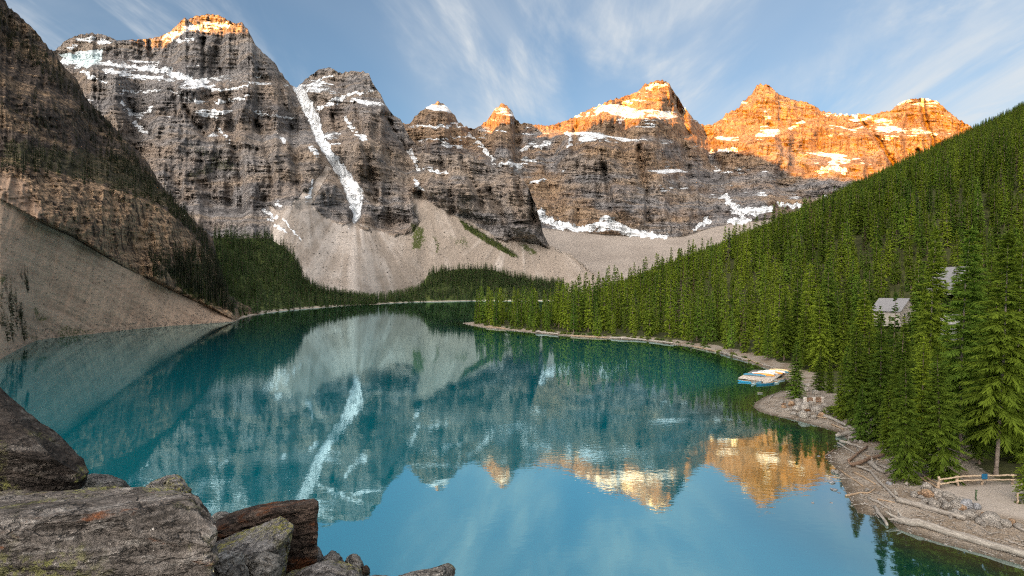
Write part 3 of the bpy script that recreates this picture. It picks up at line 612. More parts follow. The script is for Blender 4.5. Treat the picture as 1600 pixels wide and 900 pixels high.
# ------------------------------------------------------------------ conifers
def leaf_mat(name, lo, hi, trans=0.25):
    m, t, b, out = new_mat(name)
    oi = t.nodes.new('ShaderNodeObjectInfo')
    n = NOISE(t, COORD(t), 0.9, 3, 0.6)
    stand = NOISE(t, oi.outputs['Location'], 0.018, 3, 0.55)
    f_ = MATH(t, 'ADD', MATH(t, 'MULTIPLY', oi.outputs['Random'], 0.75), MATH(t, 'ADD', MATH(t, 'MULTIPLY', MATH(t, 'SUBTRACT', n, 0.45), 0.9), MATH(t, 'MULTIPLY', MATH(t, 'SUBTRACT', stand, 0.45), 1.4)), clamp=True)
    c = MIXC(t, f_, lo, hi)
    c = MIXC(t, RAMP(t, MATH(t, 'FRACT', MATH(t, 'MULTIPLY', oi.outputs['Random'], 7.31)), 0.6, 0.95, 0.0, 0.55), c, MIXC(t, 1.0, c, (0.55, 0.85, 1.5), 'MULTIPLY'))
    L(t, c, b.inputs['Base Color']); b.inputs['Roughness'].default_value = 0.75; b.inputs['Specular IOR Level'].default_value = 0.15
    tr = t.nodes.new('ShaderNodeBsdfTranslucent'); L(t, c, tr.inputs[0])
    mx = t.nodes.new('ShaderNodeMixShader'); mx.inputs[0].default_value = trans
    L(t, b.outputs[0], mx.inputs[1]); L(t, tr.outputs[0], mx.inputs[2]); L(t, mx.outputs[0], out.inputs[0])
    return m
M_needle = leaf_mat('spruce needles', (0.060, 0.105, 0.012), (0.23, 0.305, 0.027), 0.4)
M_needle_far = leaf_mat('far spruce needles', (0.035, 0.070, 0.020), (0.085, 0.13, 0.032))
M_needle_dark = leaf_mat('dark spruce needles', (0.014, 0.022, 0.009), (0.032, 0.045, 0.014))  # darker green for the conifers on the near rocky slope
M_needle_dry = leaf_mat('dry spruce needles', (0.085, 0.062, 0.035), (0.12, 0.09, 0.05))
M_bark = plain('spruce bark', (0.15, 0.115, 0.09), 0.9, 0.35, 5.0)
M_barkp = plain('pale bark', (0.20, 0.165, 0.14), 0.9, 0.3, 4.0)

def conifer_mesh(seed, H, Rr, nwh, nb, ntw, z0f=0.06, fluff=1.0, gappy=0.0):
    r = np.random.RandomState(seed)
    z0 = H * z0f
    k = np.arange(nwh)
    zw = z0 + (H * 0.985 - z0) * (k / (nwh - 1)) ** 0.92
    bz, ba = [], []
    for i in range(nwh):
        n = max(3, int(nb + r.randint(-1, 2)))
        if r.rand() < gappy: n = max(1, n // 3)
        a0 = r.rand() * 6.28
        bz += list(zw[i] + r.randn(n) * (H / nwh) * 0.35); ba += list(a0 + np.arange(n) * 6.2832 / n + r.randn(n) * 0.25)
    bz = np.clip(np.array(bz), z0 * 0.8, H * 0.99); ba = np.array(ba); nbn = len(bz)
    rel = np.clip((bz - z0) / (H - z0), 0, 1)
    prof = (1 - rel) ** 0.80 * (0.72 + 0.28 * sst(rel, 0.0, 0.18))
    Lb = Rr * prof * (0.62 + 0.55 * r.rand(nbn)) + 0.015 * H * (1 - rel * 0.4)
    slope0 = 0.55 * rel - 0.28 + r.randn(nbn) * 0.10
    droop = 0.30 * (1 - rel) + 0.05
    out = np.stack([np.cos(ba), np.sin(ba)], 1)
    side = np.stack([-np.sin(ba), np.cos(ba)], 1)
    V, Q = [], []
    def spine(u):
        rr = Lb * u
        z = bz + rr * slope0 - droop * Lb * u * u + 0.18 * Lb * np.maximum(u - 0.6, 0) ** 2 * 4
        return out[:, 0] * rr, out[:, 1] * rr, z
    def kite(p, d, sdv, ln, w):
        i0 = sum(len(v) for v in V)
        a = p; m = p + d * (ln * 0.45)[:, None]; tip = p + d * ln[:, None]
        V.append(np.stack([a, m + sdv * w[:, None], tip, m - sdv * w[:, None]], 1).reshape(-1, 3))
        n = len(p); Q.append(i0 + np.arange(n * 4).reshape(n, 4))
    for j in range(ntw):
        u = 0.10 + 0.86 * (j + 0.5) / ntw + r.randn(nbn) * 0.03
        x, y, z = spine(u); p = np.stack([x, y, z], 1)
        for sg in (-1, 1):
            an = (0.95 - 0.45 * u) + r.randn(nbn) * 0.18
            d2 = out * np.cos(an)[:, None] + side * (sg * np.sin(an))[:, None]
            d = np.concatenate([d2, (slope0 - 2 * droop * u - 0.16 + r.randn(nbn) * 0.16)[:, None]], 1)
            d /= np.linalg.norm(d, axis=1)[:, None]
            ln = ((0.50 if ntw < 12 else 0.33) * Lb * (1.05 - 0.65 * u) * (0.75 + 0.5 * r.rand(nbn)) + 0.10) * (1.0 if ntw > 3 else 1.25)
            sd3 = np.cross(d, np.array([0, 0, 1.0])); sd3 /= (np.linalg.norm(sd3, axis=1)[:, None] + 1e-6)
            roll = r.randn(nbn) * 0.75 + 0.2 * sg
            upv = np.cross(sd3, d)
            sv_ = sd3 * np.cos(roll)[:, None] + upv * np.sin(roll)[:, None]
            w = ln * (0.06 if ntw > 22 else 0.075 if ntw > 12 else 0.15 if ntw > 6 else (0.20 if ntw > 3 else 0.30)) * fluff * (0.8 + 0.4 * r.rand(nbn)) + (0.02 if ntw < 12 else 0.008)
            kite(p, d, sv_, ln, w)
    x, y, z = spine(np.full(nbn, 0.55)); p = np.stack([x, y, z], 1)
    d = np.concatenate([out, (slope0 - droop * 0.9)[:, None]], 1); d /= np.linalg.norm(d, axis=1)[:, None]
    sd3 = np.concatenate([side, np.zeros((nbn, 1))], 1)
    kite(p, d, sd3, Lb * 0.5 + 0.05, (Lb * (0.09 if ntw < 12 else 0.028) + 0.012) * fluff)
    n0 = sum(len(v) for v in V)                                            # leader shoot
    tp = np.array([[0, 0, H * 0.93], [0.012 * H, 0, H * 0.945], [0, 0, H * 1.01], [-0.012 * H, 0, H * 0.945], [0, 0.012 * H, H * 0.945], [0, -0.012 * H, H * 0.945]])
    V.append(tp); Q.append(n0 + np.array([[0, 1, 2, 3], [0, 4, 2, 5]]))
    return np.concatenate(V), np.concatenate(Q)
def trunk_mesh(H, r0, seed, sides=6):
    r = np.random.RandomState(seed); zs = np.array([-0.06, 0, 0.03, 0.2, 0.5, 0.8, 0.97]) * H; rs = np.array([1.5, 1.35, 1.0, 0.86, 0.58, 0.28, 0.06]) * r0
    a = np.arange(sides) * 6.2832 / sides
    off = np.cumsum(r.randn(len(zs), 2) * 0.002 * H, 0); off[:3] = 0; off[-1] *= 0.3
    co = np.array([[rs[i] * math.cos(q) + off[i, 0], rs[i] * math.sin(q) + off[i, 1], zs[i]] for i in range(len(zs)) for q in a])
    f = [[i * sides + j, i * sides + (j + 1) % sides, (i + 1) * sides + (j + 1) % sides, (i + 1) * sides + j] for i in range(len(zs) - 1) for j in range(sides)]
    return co, np.array(f)
PROTO = {}
def proto(key, seed, H, Rr, nwh, nb, ntw, z0f, mat=None, gappy=0.0, fluff=1.0, r0=None, bark=None):
    cv, cf = conifer_mesh(seed, H, Rr, nwh, nb, ntw, z0f, fluff, gappy)
    tv, tf = trunk_mesh(H, r0 or H * 0.0115, seed)
    PROTO[key] = (mesh_np('conifer_crown', cv, cf, mat or M_needle), mesh_np('conifer_trunk', tv, tf, bark or M_bark), H)
    return PROTO[key]
# full-detail trees of the near shore, 10 m tall before scaling
for i in range(5): proto(('near', i), 100 + i, 10.0, [1.35, 1.55, 1.2, 1.7, 1.45][i], [44, 46, 42, 44, 48][i], 7, 20, [0.05, 0.07, 0.12, 0.04, 0.10][i], gappy=[0.05, 0.12, 0.15, 0.05, 0.2][i])
proto(('tall', 0), 131, 10.0, 1.55, 54, 6, 24, 0.20, gappy=0.22, bark=M_barkp, r0=0.075)
proto(('tall', 1), 137, 10.0, 1.25, 54, 6, 24, 0.16, gappy=0.25, bark=M_barkp, r0=0.075)
for i in range(5): proto(('mid', i), 160 + i, 10.0, [1.0, 1.15, 0.9, 1.25, 1.05][i], 30, 6, 5, [0.05, 0.09, 0.07, 0.04, 0.12][i], gappy=[0.05, 0.15, 0.1, 0.1, 0.2][i])
proto(('dry', 0), 171, 10.0, 0.8, 26, 4, 4, 0.15, M_needle_dry, gappy=0.35)
def tree(px_root, scale, rz, key, label, group, name='conifer_tree', zs=1.0):
    root = empty(name, px_root, rz); root.scale = (scale, scale, scale * zs); root.rotation_euler = (0.035 * math.sin(rz * 7.3), 0.035 * math.cos(rz * 5.1), rz)
    cm, tm, H = PROTO[key]
    link('crown', cm, root); link('trunk', tm, root)
    return tag(root, label, 'tree', group)

# far trees: light copies scattered over the slopes in one go
FARCOL = bpy.data.collections.new('far_tree_shapes')
def far_proto(name, seed, Rr, nwh, nb, ntw, mat):
    cv, cf = conifer_mesh(seed, 10.0, Rr, nwh, nb, ntw, 0.03, 1.25, 0.06); tv, tf = trunk_mesh(10.0, 0.12, seed, 4)
    me = mesh_np(name, np.concatenate([cv, tv]), np.concatenate([cf, tf + len(cv)]), mat); me.materials.append(M_bark)
    mi = np.zeros(len(cf) + len(tf), np.int32); mi[len(cf):] = 1; me.polygons.foreach_set('material_index', mi)
    return bpy.data.objects.new(name, me)
def far_col(tagname, mat, n, nwh, nb, ntw, rr, dry=0):
    c = bpy.data.collections.new('shapes_' + tagname)
    for i in range(n): c.objects.link(far_proto('far_%s_%d' % (tagname, i), 200 + i + hash_s(tagname), rr[i % len(rr)], nwh, nb, ntw, mat))
    for i in range(dry): c.objects.link(far_proto('far_%s_z%d' % (tagname, i), 300 + i, 0.75, nwh, 4, ntw, M_needle_dry))
    return c
def hash_s(s): return sum(ord(ch) * (i + 1) for i, ch in enumerate(s)) % 997
def scatter(name, pts, scl, idx, coll, label, seed=0):
    r = np.random.RandomState(seed); n = len(pts)
    me = bpy.data.meshes.new(name); me.vertices.add(n); me.vertices.foreach_set('co', np.asarray(pts, np.float32).ravel())
    for k, v, ty in (('scl', scl, 'FLOAT'), ('rot', r.rand(n) * 6.283, 'FLOAT'), ('wid', 0.85 + 0.35 * r.rand(n), 'FLOAT'), ('idx', idx, 'INT')):
        a = me.attributes.new(k, ty, 'POINT'); a.data.foreach_set('value', np.asarray(v, np.int32 if ty == 'INT' else np.float32))
    o = link(name, me)
    ng = bpy.data.node_groups.new(name, 'GeometryNodeTree')
    ng.interface.new_socket('Geometry', in_out='INPUT', socket_type='NodeSocketGeometry'); ng.interface.new_socket('Geometry', in_out='OUTPUT', socket_type='NodeSocketGeometry')
    gi = ng.nodes.new('NodeGroupInput'); go = ng.nodes.new('NodeGroupOutput')
    ci = ng.nodes.new('GeometryNodeCollectionInfo'); ci.inputs[0].default_value = coll; ci.inputs['Separate Children'].default_value = True; ci.inputs['Reset Children'].default_value = True
    ip = ng.nodes.new('GeometryNodeInstanceOnPoints'); ip.inputs['Pick Instance'].default_value = True
    def nat(k, ty):
        a = ng.nodes.new('GeometryNodeInputNamedAttribute'); a.data_type = ty; a.inputs[0].default_value = k; return a.outputs[0]
    cx_ = ng.nodes.new('ShaderNodeCombineXYZ'); cs_ = ng.nodes.new('ShaderNodeCombineXYZ')
    mu = ng.nodes.new('ShaderNodeMath'); mu.operation = 'MULTIPLY'
    s_ = nat('scl', 'FLOAT'); ng.links.new(s_, mu.inputs[0]); ng.links.new(nat('wid', 'FLOAT'), mu.inputs[1])
    ng.links.new(mu.outputs[0], cs_.inputs[0]); ng.links.new(mu.outputs[0], cs_.inputs[1]); ng.links.new(s_, cs_.inputs[2])
    ng.links.new(nat('rot', 'FLOAT'), cx_.inputs[2])
    ng.links.new(gi.outputs[0], ip.inputs['Points']); ng.links.new(ci.outputs[0], ip.inputs['Instance']); ng.links.new(nat('idx', 'INT'), ip.inputs['Instance Index'])
    ng.links.new(cx_.outputs[0], ip.inputs['Rotation']); ng.links.new(cs_.outputs[0], ip.inputs['Scale'])
    ng.links.new(ip.outputs[0], go.inputs[0])
    md = o.modifiers.new('scatter', 'NODES'); md.node_group = ng
    return tag(o, label, 'forest', kind='stuff')

# ---- where trees stand on the right-hand land
rng = np.random.RandomState(7)
def proj(x, y, z): return 800 + F * x / y, HZ - F * (z - CH) / y
def jitter_grid(x0, x1, y0, y1, sp):
    gx, gy = np.meshgrid(np.arange(x0, x1, sp), np.arange(y0, y1, sp))
    return (gx + (rng.rand(*gx.shape) - 0.5) * sp * 0.95).ravel(), (gy + (rng.rand(*gy.shape) - 0.5) * sp * 0.95).ravel()
TX, TY = [], []
for (y0, y1, sp) in ((30, 170, 5.2), (170, 400, 6.6), (400, 800, 7.6), (800, 1500, 8.6)):
    x1 = y1 * 1.15 + 40; xx, yy = jitter_grid(-60, x1, y0, y1, sp); m = (xx < yy * 1.12 + 30); TX.append(xx[m]); TY.append(yy[m])
TX = np.concatenate(TX); TY = np.concatenate(TY); TD = land_d(TX, TY)
inset = 4.0 + 7.0 * (1 - sst(TY, 85, 150)) + 2.0 * fbm(TX / 9, TY / 9, 701, 2)
ok = (TD > inset)
clear_d = sdf(TX, TY, CLEAR); ok &= clear_d < -2.2
TX, TY, TD = TX[ok], TY[ok], TD[ok]
TZ = land_h(TX, TY, TD)
dens = fbm(TX / 45, TY / 45, 703, 3)
TS = (1.1 + 1.35 * rng.rand(len(TX)) + 0.45 * dens) * (1 - 0.28 * (1 - sst(TD, 4, 14)) * rng.rand(len(TX)))
TS = np.where(rng.rand(len(TX)) < 0.16, TS * (0.35 + 0.35 * rng.rand(len(TX))), TS)
TS *= 1 - 0.15 * sst(TY, 500, 1200)
TP, TPy = proj(TX, TY, TZ); _, TPt = proj(TX, TY, TZ + 10 * TS)
TW = 1.1 * TS / TY * F
def hides(x0, x1, y0, y1): return (TP + TW > x0) & (TP - TW < x1) & (TPy > y0) & (TPt < y1)
ok = np.ones(len(TX), bool)
# openings that the photograph shows: the cabin, the lodge behind the trees, the dock, the beach hollow
ok &= ~(hides(1380, 1412, 466, 476) & (TY < 192)); ok &= ~(hides(1480, 1492, 498, 520) & (TY < 156))
ok &= ~(hides(1222, 1345, 560, 640) & (TY < 128)); ok &= ~((TP > 1150) & (TP < 1240) & (TPy > 575))
ok &= ~(hides(1500, 1620, 590, 650) & (TY < 112) & (TY > 62))
ok &= ~((TY < 75) & (TPy > 700) & (TP > 1440)); ok &= ~((TY < 62) & (TP < 1480))
ok &= ~((np.abs(TX - 140) < 11) & (np.abs(TY - 201) < 9)); ok &= ~((np.abs(TX - 168) < 13) & (np.abs(TY - 212) < 9)); ok &= ~((np.abs(TX - 130) < 8) & (np.abs(TY - 162) < 6))
ok &= ~((TP > 1560) & (TY < 60))
TX, TY, TZ, TS, TP, TPy, TPt, TW, TD = [a[ok] for a in (TX, TY, TZ, TS, TP, TPy, TPt, TW, TD)]
# how much of each tree shows past the trees before it (coarse tally, nearest first)
order = np.argsort(TY); cover = np.zeros((225, 400), bool); vis = np.zeros(len(TX))
for i in order:
    if TP[i] < 690 or TP[i] > 1640: continue
    t0 = max(0, TPt[i] / 4); b0 = min(225, TPy[i] / 4); h = b0 - t0
    if h <= 0: continue
    cnt = 0
    for yy in range(int(t0), int(math.ceil(b0))):
        w = TW[i] / 4 * max(0.08, min(1, (yy + 0.5 - t0) / max(h, 0.5)))
        x0 = int(round(TP[i] / 4 - w * 0.8)); x1 = int(round(TP[i] / 4 + w * 0.8)) + 1
        if x1 <= 0 or x0 >= 400 or yy >= 225: continue
        seg = cover[yy, max(0, x0):x1]; cnt += seg.size - seg.sum(); seg[:] = True
    vis[i] = cnt
big = np.zeros(len(TX), bool); big[np.argsort(-vis)[:262]] = True
GROUPS = 'spruces standing along the wooded shore'
rnd = random.Random(5)
for i in np.nonzero(big)[0]:
    size = 'short' if TS[i] < 1.0 else 'mid-height' if TS[i] < 1.6 else 'tall' if TS[i] < 1.95 else 'very tall'
    place = ('at the tip of the point' if TP[i] < 790 else 'on the outer shore of the point' if TP[i] < 900 else 'behind the long gravel shore' if TP[i] < 1040 else 'left of the canoe dock' if TP[i] < 1160
             else 'behind the canoe dock' if TP[i] < 1260 else 'between dock and cabin' if TP[i] < 1365 else 'around the grey cabin' if TP[i] < 1440 else 'around the pale lodge' if TP[i] < 1520 else 'in the rightmost wood')
    row = '' if TD[i] < 14 else ', back row' if TD[i] < 45 else ', up the slope'
    lab = size + ' spruce ' + place + row
    if TY[i] < 155: key = ('near', rnd.randrange(5))
    else: key = ('mid', rnd.randrange(5))
    if rnd.random() < 0.025: key = ('dry', 0); lab = 'thin brown dying spruce among the green trees'
    tree((TX[i], TY[i], TZ[i] - 0.1), TS[i], rnd.random() * 6.28, key, lab, GROUPS if 'brown' not in lab else 'dying trees in the wood', zs=rnd.uniform(0.95, 1.12))
far = ~big
C_mid = far_col('hillwood', M_needle, 6, 20, 5, 3, [1.05, 1.2, 0.95, 1.3, 1.1, 1.0], 1)
idx = rng.randint(0, 6, far.sum()); idx = np.where(rng.rand(far.sum()) < 0.02, 6, idx)
scatter('forest', np.stack([TX[far], TY[far], TZ[far] - 0.1], 1), TS[far], idx, C_mid, 'dense green spruce forest climbing the hillside', 3)

# ---- the trees one can single out on the near shore: (px, foot row, top row, shape, label)
def single(px, foot, top, key, label, width=1.0, rz=0.0):
    p = on_land(px, foot); Hm = (foot - top) / F * p.y
    o = tree((p.x, p.y, p.z - 0.08), Hm / 10, rz, key, label, 'spruces near the beach')
    o.scale = (Hm / 10 * width, Hm / 10 * width, Hm / 10)
    return o
single(1243, 623, 532, ('near', 0), 'lone bright green spruce beside the canoe dock', 1.25, 0.3)
single(1281, 610, 548, ('near', 3), 'small bushy spruce behind the timber crib by the dock', 1.3, 1.2)
single(1297, 614, 556, ('near', 1), 'short spruce with a bare stem beside the bushy spruce near the dock', 1.0, 2.2)
single(1336, 668, 505, ('near', 4), 'spruce with a visible trunk behind the pale fallen log', 0.95, 0.9)
single(1375, 690, 488, ('near', 0), 'bright spruce at the top of the driftwood beach', 0.95, 2.9)
single(1405, 700, 505, ('near', 2), 'slim spruce behind the driftwood tangle', 1.1, 4.1)
single(1414, 752, 560, ('near', 1), 'bright green spruce rooted at the edge of the driftwood beach', 1.0, 5.2)
single(1472, 748, 540, ('near', 3), 'broad bluish green spruce beside the log fence', 1.05, 0.5)
single(1440, 735, 520, ('near', 4), 'spruce between the two beach spruces by the fence', 0.95, 1.7)
single(1556, 742, 362, ('tall', 0), 'tall spruce with a bare lower trunk behind the log fence', 1.0, 0.2)
single(1502, 715, 352, ('tall', 1), 'tall thin spruce rising behind the log fence', 1.0, 2.0)
single(1585, 700, 380, ('tall', 1), 'tall spruce at the edge of the view behind the fence', 1.1, 3.3)
single(1393, 640, 455, ('mid', 2), 'slender spruce standing before the grey cabin', 0.8, 1.0)
single(1452, 668, 352, ('tall', 1), 'tall spruce with a pale bare stem beside the lodge', 0.85, 1.1)
single(1618, 790, 655, ('near', 3), 'young spruce at the end of the log fence', 1.2, 0.4)
single(1530, 725, 585, ('near', 2), 'short dark spruce in the shade behind the fence', 1.2, 0.8)
single(1592, 722, 560, ('near', 1), 'dense spruce beside the path clearing', 1.2, 2.8)
for k, (px, fo, to) in enumerate([(1312,655,560),(1325,640,540),(1350,660,520),(1392,672,540),(1428,690,560),(1462,690,555),(1490,700,600),(1515,690,520),(1545,700,560),(1575,705,600),(1358,640,505),(1480,660,520),(1400,650,520),(1345,690,600),(1388,712,600),(1440,715,610)]):
    single(px, fo, to, ('near', k % 5), 'green spruce crowded into the grove above the beach', 1.0 + 0.1 * (k % 3), k * 1.3)

# ---- woods on the other shores, one scatter each
def from_terrain(T, pts, n, seed, amp=6, edge=None):
    r = np.random.RandomState(seed); m = T.poly(pts, 2.0, amp, 12) > 0.5
    ii = np.nonzero(m.ravel())[0]
    if len(ii) == 0: return np.zeros((0, 3))
    wgt = (T.Y3.ravel()[ii]) ** 1.0; wgt = wgt / wgt.sum()
    ii = r.choice(ii, n, True, wgt)
    base = np.stack([T.X3.ravel()[ii], T.Y3.ravel()[ii], T.Z3.ravel()[ii]], 1)
    j = (r.rand(n, 3) - 0.5) * (T.y0 / 850 * 2.0); j[:, 2] = -0.4
    return base + j
C_far = far_col('lakehead', M_needle_far, 4, 13, 5, 2, [1.1, 1.3, 0.95, 1.2])
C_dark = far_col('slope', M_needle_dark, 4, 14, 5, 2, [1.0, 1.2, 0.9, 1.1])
r8 = np.random.RandomState(8)
p = from_terrain(FW, [(328,400),(360,394),(400,392),(425,380),(440,384),(460,400),(470,425),(480,445),(530,466),(600,474),(560,478),(450,484),(400,491),(366,501),(330,503)], 2300, 81, 3); p = np.concatenate([p, from_terrain(FW, [(335,371),(400,371),(425,372),(430,384),(400,392),(335,394)], 160, 82, 3)])
scatter('forest', p, 1.1 + 0.8 * r8.rand(len(p)), r8.randint(0, 4, len(p)), C_far, 'dark spruce wood on the left far shore', 81)
p = from_terrain(FG, [(562,476),(590,473),(615,470),(640,461),(652,458),(668,440),(672,426),(760,420),(800,432),(880,446),(880,469),(745,469.5),(650,471.5)], 2300, 83, 3)
scatter('forest', p, 1.5 + 0.6 * r8.rand(len(p)), r8.randint(0, 4, len(p)), C_far, 'spruce wood covering the mound at the lake head', 83)
pp = [from_terrain(S, [(0,5),(30,32),(140,160),(190,215),(245,285),(228,275),(150,200),(60,112),(0,75)], 240, 85, 8), from_terrain(S, [(0,225),(80,232),(200,245),(290,330),(322,372),(330,400),(300,370),(260,335),(180,305),(60,272),(0,266)], 440, 86, 10),
      from_terrain(S, [(230,400),(260,395),(330,395),(345,430),(356,468),(366,490),(330,475),(285,455),(240,430)], 420, 87, 10), from_terrain(S, [(0,440),(8,440),(50,520),(40,530),(0,545)], 26, 88, 6), from_terrain(S, [(30,420),(45,425),(48,455),(36,455)], 14, 89, 4), from_terrain(S, [(-20,140),(120,170),(220,260),(240,300),(100,220),(-20,200)], 160, 90, 14)]
p = np.concatenate(pp)
sc_ = np.concatenate([0.5 + 0.45 * r8.rand(len(pp[0])), 0.55 + 0.6 * r8.rand(len(pp[1])), 0.7 + 0.6 * r8.rand(len(pp[2])), 0.4 + 0.5 * r8.rand(len(pp[3])), 0.25 + 0.3 * r8.rand(len(pp[4])), 0.4 + 0.4 * r8.rand(len(pp[5]))])
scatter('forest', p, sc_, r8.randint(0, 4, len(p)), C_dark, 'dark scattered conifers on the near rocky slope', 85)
pp = [from_terrain(A, [(716,341),(735,352),(790,385),(812,402),(800,402),(760,380),(725,358)], 500, 91, 2), from_terrain(A, [(860,374),(880,368),(898,380),(880,386)], 90, 92, 4), from_terrain(A, [(290,225),(330,235),(365,255),(372,270),(350,262),(300,235)], 160, 93, 6)]
p = np.concatenate(pp)
scatter('forest', p, 0.5 + 0.5 * r8.rand(len(p)), r8.randint(0, 4, len(p)), C_far, 'strip of small trees on the scree below the cliffs', 91)
# ------------------------------------------------------------------ rocks
def n3(x, y, z, seed, octv=3):
    return (fbm(x + 3.1, y - z * 0.37, seed, octv) + fbm(y - 7.7, z + x * 0.41, seed + 11, octv) + fbm(z + 1.9, x - y * 0.29, seed + 23, octv)) / 1.7
def rock_mat(name, base, light, dark, lichen=None, rust=None, bed=(0, 0, 0), lich_amt=0.55, rust_amt=0.6, grain=1.0, cracks=0.85):
    m, t, b, _ = new_mat(name)
    g = grain
    co = COORD(t); st = COORD(t, (1, 1, 5), bed)
    big = NOISE(t, co, 2.2 * g, 5, 0.6); fine = NOISE(t, co, 26 * g, 6, 0.7); lay = NOISE(t, st, 3.2 * g, 7, 0.68, 0.25); vf = NOISE(t, co, 90 * g, 3, 0.7)
    c = MIXC(t, RAMP(t, big, 0.35, 0.65), base, tuple((p + q) / 2 for p, q in zip(base, dark)))
    c = MIXC(t, MATH(t, 'MULTIPLY', RAMP(t, lay, 0.50, 0.66), 0.8), c, light)
    c = MIXC(t, MATH(t, 'MULTIPLY', RAMP(t, lay, 0.47, 0.36), 0.8), c, dark)
    c = MIXC(t, 0.9, c, MIXC(t, RAMP(t, fine, 0.3, 0.7), (0.4, 0.4, 0.4), (1.6, 1.6, 1.6)), 'MULTIPLY')
    c = MIXC(t, 0.6, c, MIXC(t, RAMP(t, vf, 0.3, 0.7), (0.5, 0.5, 0.5), (1.5, 1.5, 1.5)), 'MULTIPLY')
    c = MIXC(t, RAMP(t, NOISE(t, co, 38 * g, 2, 0.5), 0.70, 0.76), c, tuple(min(1, 1.35 * q) for q in light))
    crk = MATH(t, 'ABSOLUTE', MATH(t, 'SUBTRACT', NOISE(t, COORD(t, (1, 1, 3.2), bed), 2.6 * g, 5, 0.6, 0.4), 0.5))
    c = MIXC(t, MATH(t, 'MULTIPLY', RAMP(t, crk, 0.016, 0.0), cracks), c, tuple(0.35 * q for q in dark))
    if rust:
        r_ = MATH(t, 'MULTIPLY', RAMP(t, NOISE(t, COORD(t, (1, 1, 3), bed), 2.6 * g, 6, 0.65), 0.62 - 0.16 * rust_amt, 0.72 - 0.12 * rust_amt), 0.85)
        c = MIXC(t, r_, c, MIXC(t, RAMP(t, fine, 0.35, 0.65), tuple(0.5 * q for q in rust), rust))
    if lichen:
        l_ = MATH(t, 'MULTIPLY', RAMP(t, NOISE(t, co, 1.7 * g, 4, 0.55), 0.62 - 0.2 * lich_amt, 0.75 - 0.2 * lich_amt), RAMP(t, NOISE(t, co, 22 * g, 4, 0.7), 0.46, 0.56))
        c = MIXC(t, MATH(t, 'MULTIPLY', l_, 0.85), c, lichen)
    L(t, c, b.inputs['Base Color'])
    BUMP(t, b, MATH(t, 'ADD', MATH(t, 'ADD', MATH(t, 'ADD', fine, RAMP(t, crk, 0.0, 0.03, -1.4 * cracks, 0.0)), MATH(t, 'MULTIPLY', lay, 2.2)), MATH(t, 'MULTIPLY', vf, 0.5)), 1.0, 0.06 / g)
    b.inputs['Roughness'].default_value = 0.85
    return m
def hull_rock(name, pts, seed, edge, amp, mat, label, bevel=0.05, bed=(0.15, 0.25, 1.0), cat='boulder', group=None, world=False, ledges=1.0):
    bm = bmesh.new()
    for p in pts: bm.verts.new(p if world else P(*p))
    res = bmesh.ops.convex_hull(bm, input=bm.verts[:])
    bmesh.ops.delete(bm, geom=[v for v in bm.verts if not v.link_faces], context='VERTS')
    bmesh.ops.dissolve_limit(bm, angle_limit=R(9), verts=bm.verts[:], edges=bm.edges[:])
    bmesh.ops.bevel(bm, geom=bm.edges[:] + bm.verts[:], offset=bevel, segments=1, profile=0.6, affect='EDGES', clamp_overlap=True)
    bmesh.ops.triangulate(bm, faces=bm.faces[:])
    for _ in range(9):
        long = [e for e in bm.edges if e.calc_length() > edge]
        if not long or len(bm.faces) > 26000: break
        bmesh.ops.subdivide_edges(bm, edges=long, cuts=1)
        bmesh.ops.triangulate(bm, faces=[f for f in bm.faces if len(f.verts) > 3])
    bm.normal_update()
    me = bpy.data.meshes.new(name); bm.to_mesh(me); bm.free()
    n = len(me.vertices); co = np.empty(n * 3, np.float32); me.vertices.foreach_get('co', co); co = co.reshape(-1, 3).astype(float)
    nr = np.empty(n * 3, np.float32); me.vertices.foreach_get('normal', nr); nr = nr.reshape(-1, 3)
    c0 = co.mean(0); q = co - c0
    bd = np.array(bed, float); bd /= np.linalg.norm(bd)
    u1 = np.cross(bd, [0.3, 1, 0.2]); u1 /= np.linalg.norm(u1); u2 = np.cross(bd, u1)
    s = q @ bd; a = q @ u1; b_ = q @ u2
    sz = np.abs(q).max()
    d = 1.3 * n3(q[:, 0] / (0.55 * sz), q[:, 1] / (0.55 * sz), q[:, 2] / (0.55 * sz), seed, 3) + 0.55 * n3(q[:, 0] / (0.14 * sz), q[:, 1] / (0.14 * sz), q[:, 2] / (0.14 * sz), seed + 5, 3) + 0.42 * n3(q[:, 0] / (0.045 * sz), q[:, 1] / (0.045 * sz), q[:, 2] / (0.045 * sz), seed + 6, 2)
    lay = fbm(s / (0.09 * sz) + 0.4 * noise2(a / sz * 2, b_ / sz * 2, seed + 8), a / (0.8 * sz) + b_ / (0.9 * sz), seed + 7, 4, 0.62)
    lay = np.sign(lay) * np.abs(lay) ** 0.5
    d = d + ledges * 1.1 * lay * (1 - np.abs(nr @ bd) ** 2)
    co2 = co + nr * (amp * d)[:, None]
    me.vertices.foreach_set('co', co2.astype(np.float32).ravel())
    loc = co2.mean(0); loc[2] = co2[:, 2].min()
    me.vertices.foreach_set('co', (co2 - loc).astype(np.float32).ravel()); me.update()
    me.materials.append(mat)
    o = link(name, me); o.location = loc
    return tag(o, label, cat, group)
def outline_rock(name, outl, Y, thick, seed, mat, label, edge=0.03, amp=0.012, tilt=0.25, **kw):
    c = np.mean(np.array(outl, float), 0); pts = []
    for px, py in outl:
        ty = (c[1] - py) / F * Y * tilt * 2
        pts.append((px, py, Y + ty))
        pts.append((c[0] + (px - c[0]) * 0.55, c[1] + (py - c[1]) * 0.55 - 2, Y - thick * 0.45 + ty)); pts.append((c[0] + (px - c[0]) * 0.8, c[1] + (py - c[1]) * 0.8 + 8, Y + thick * 0.7 + ty))
    return hull_rock(name, pts, seed, edge, amp, mat, label, bevel=0.02, **kw)
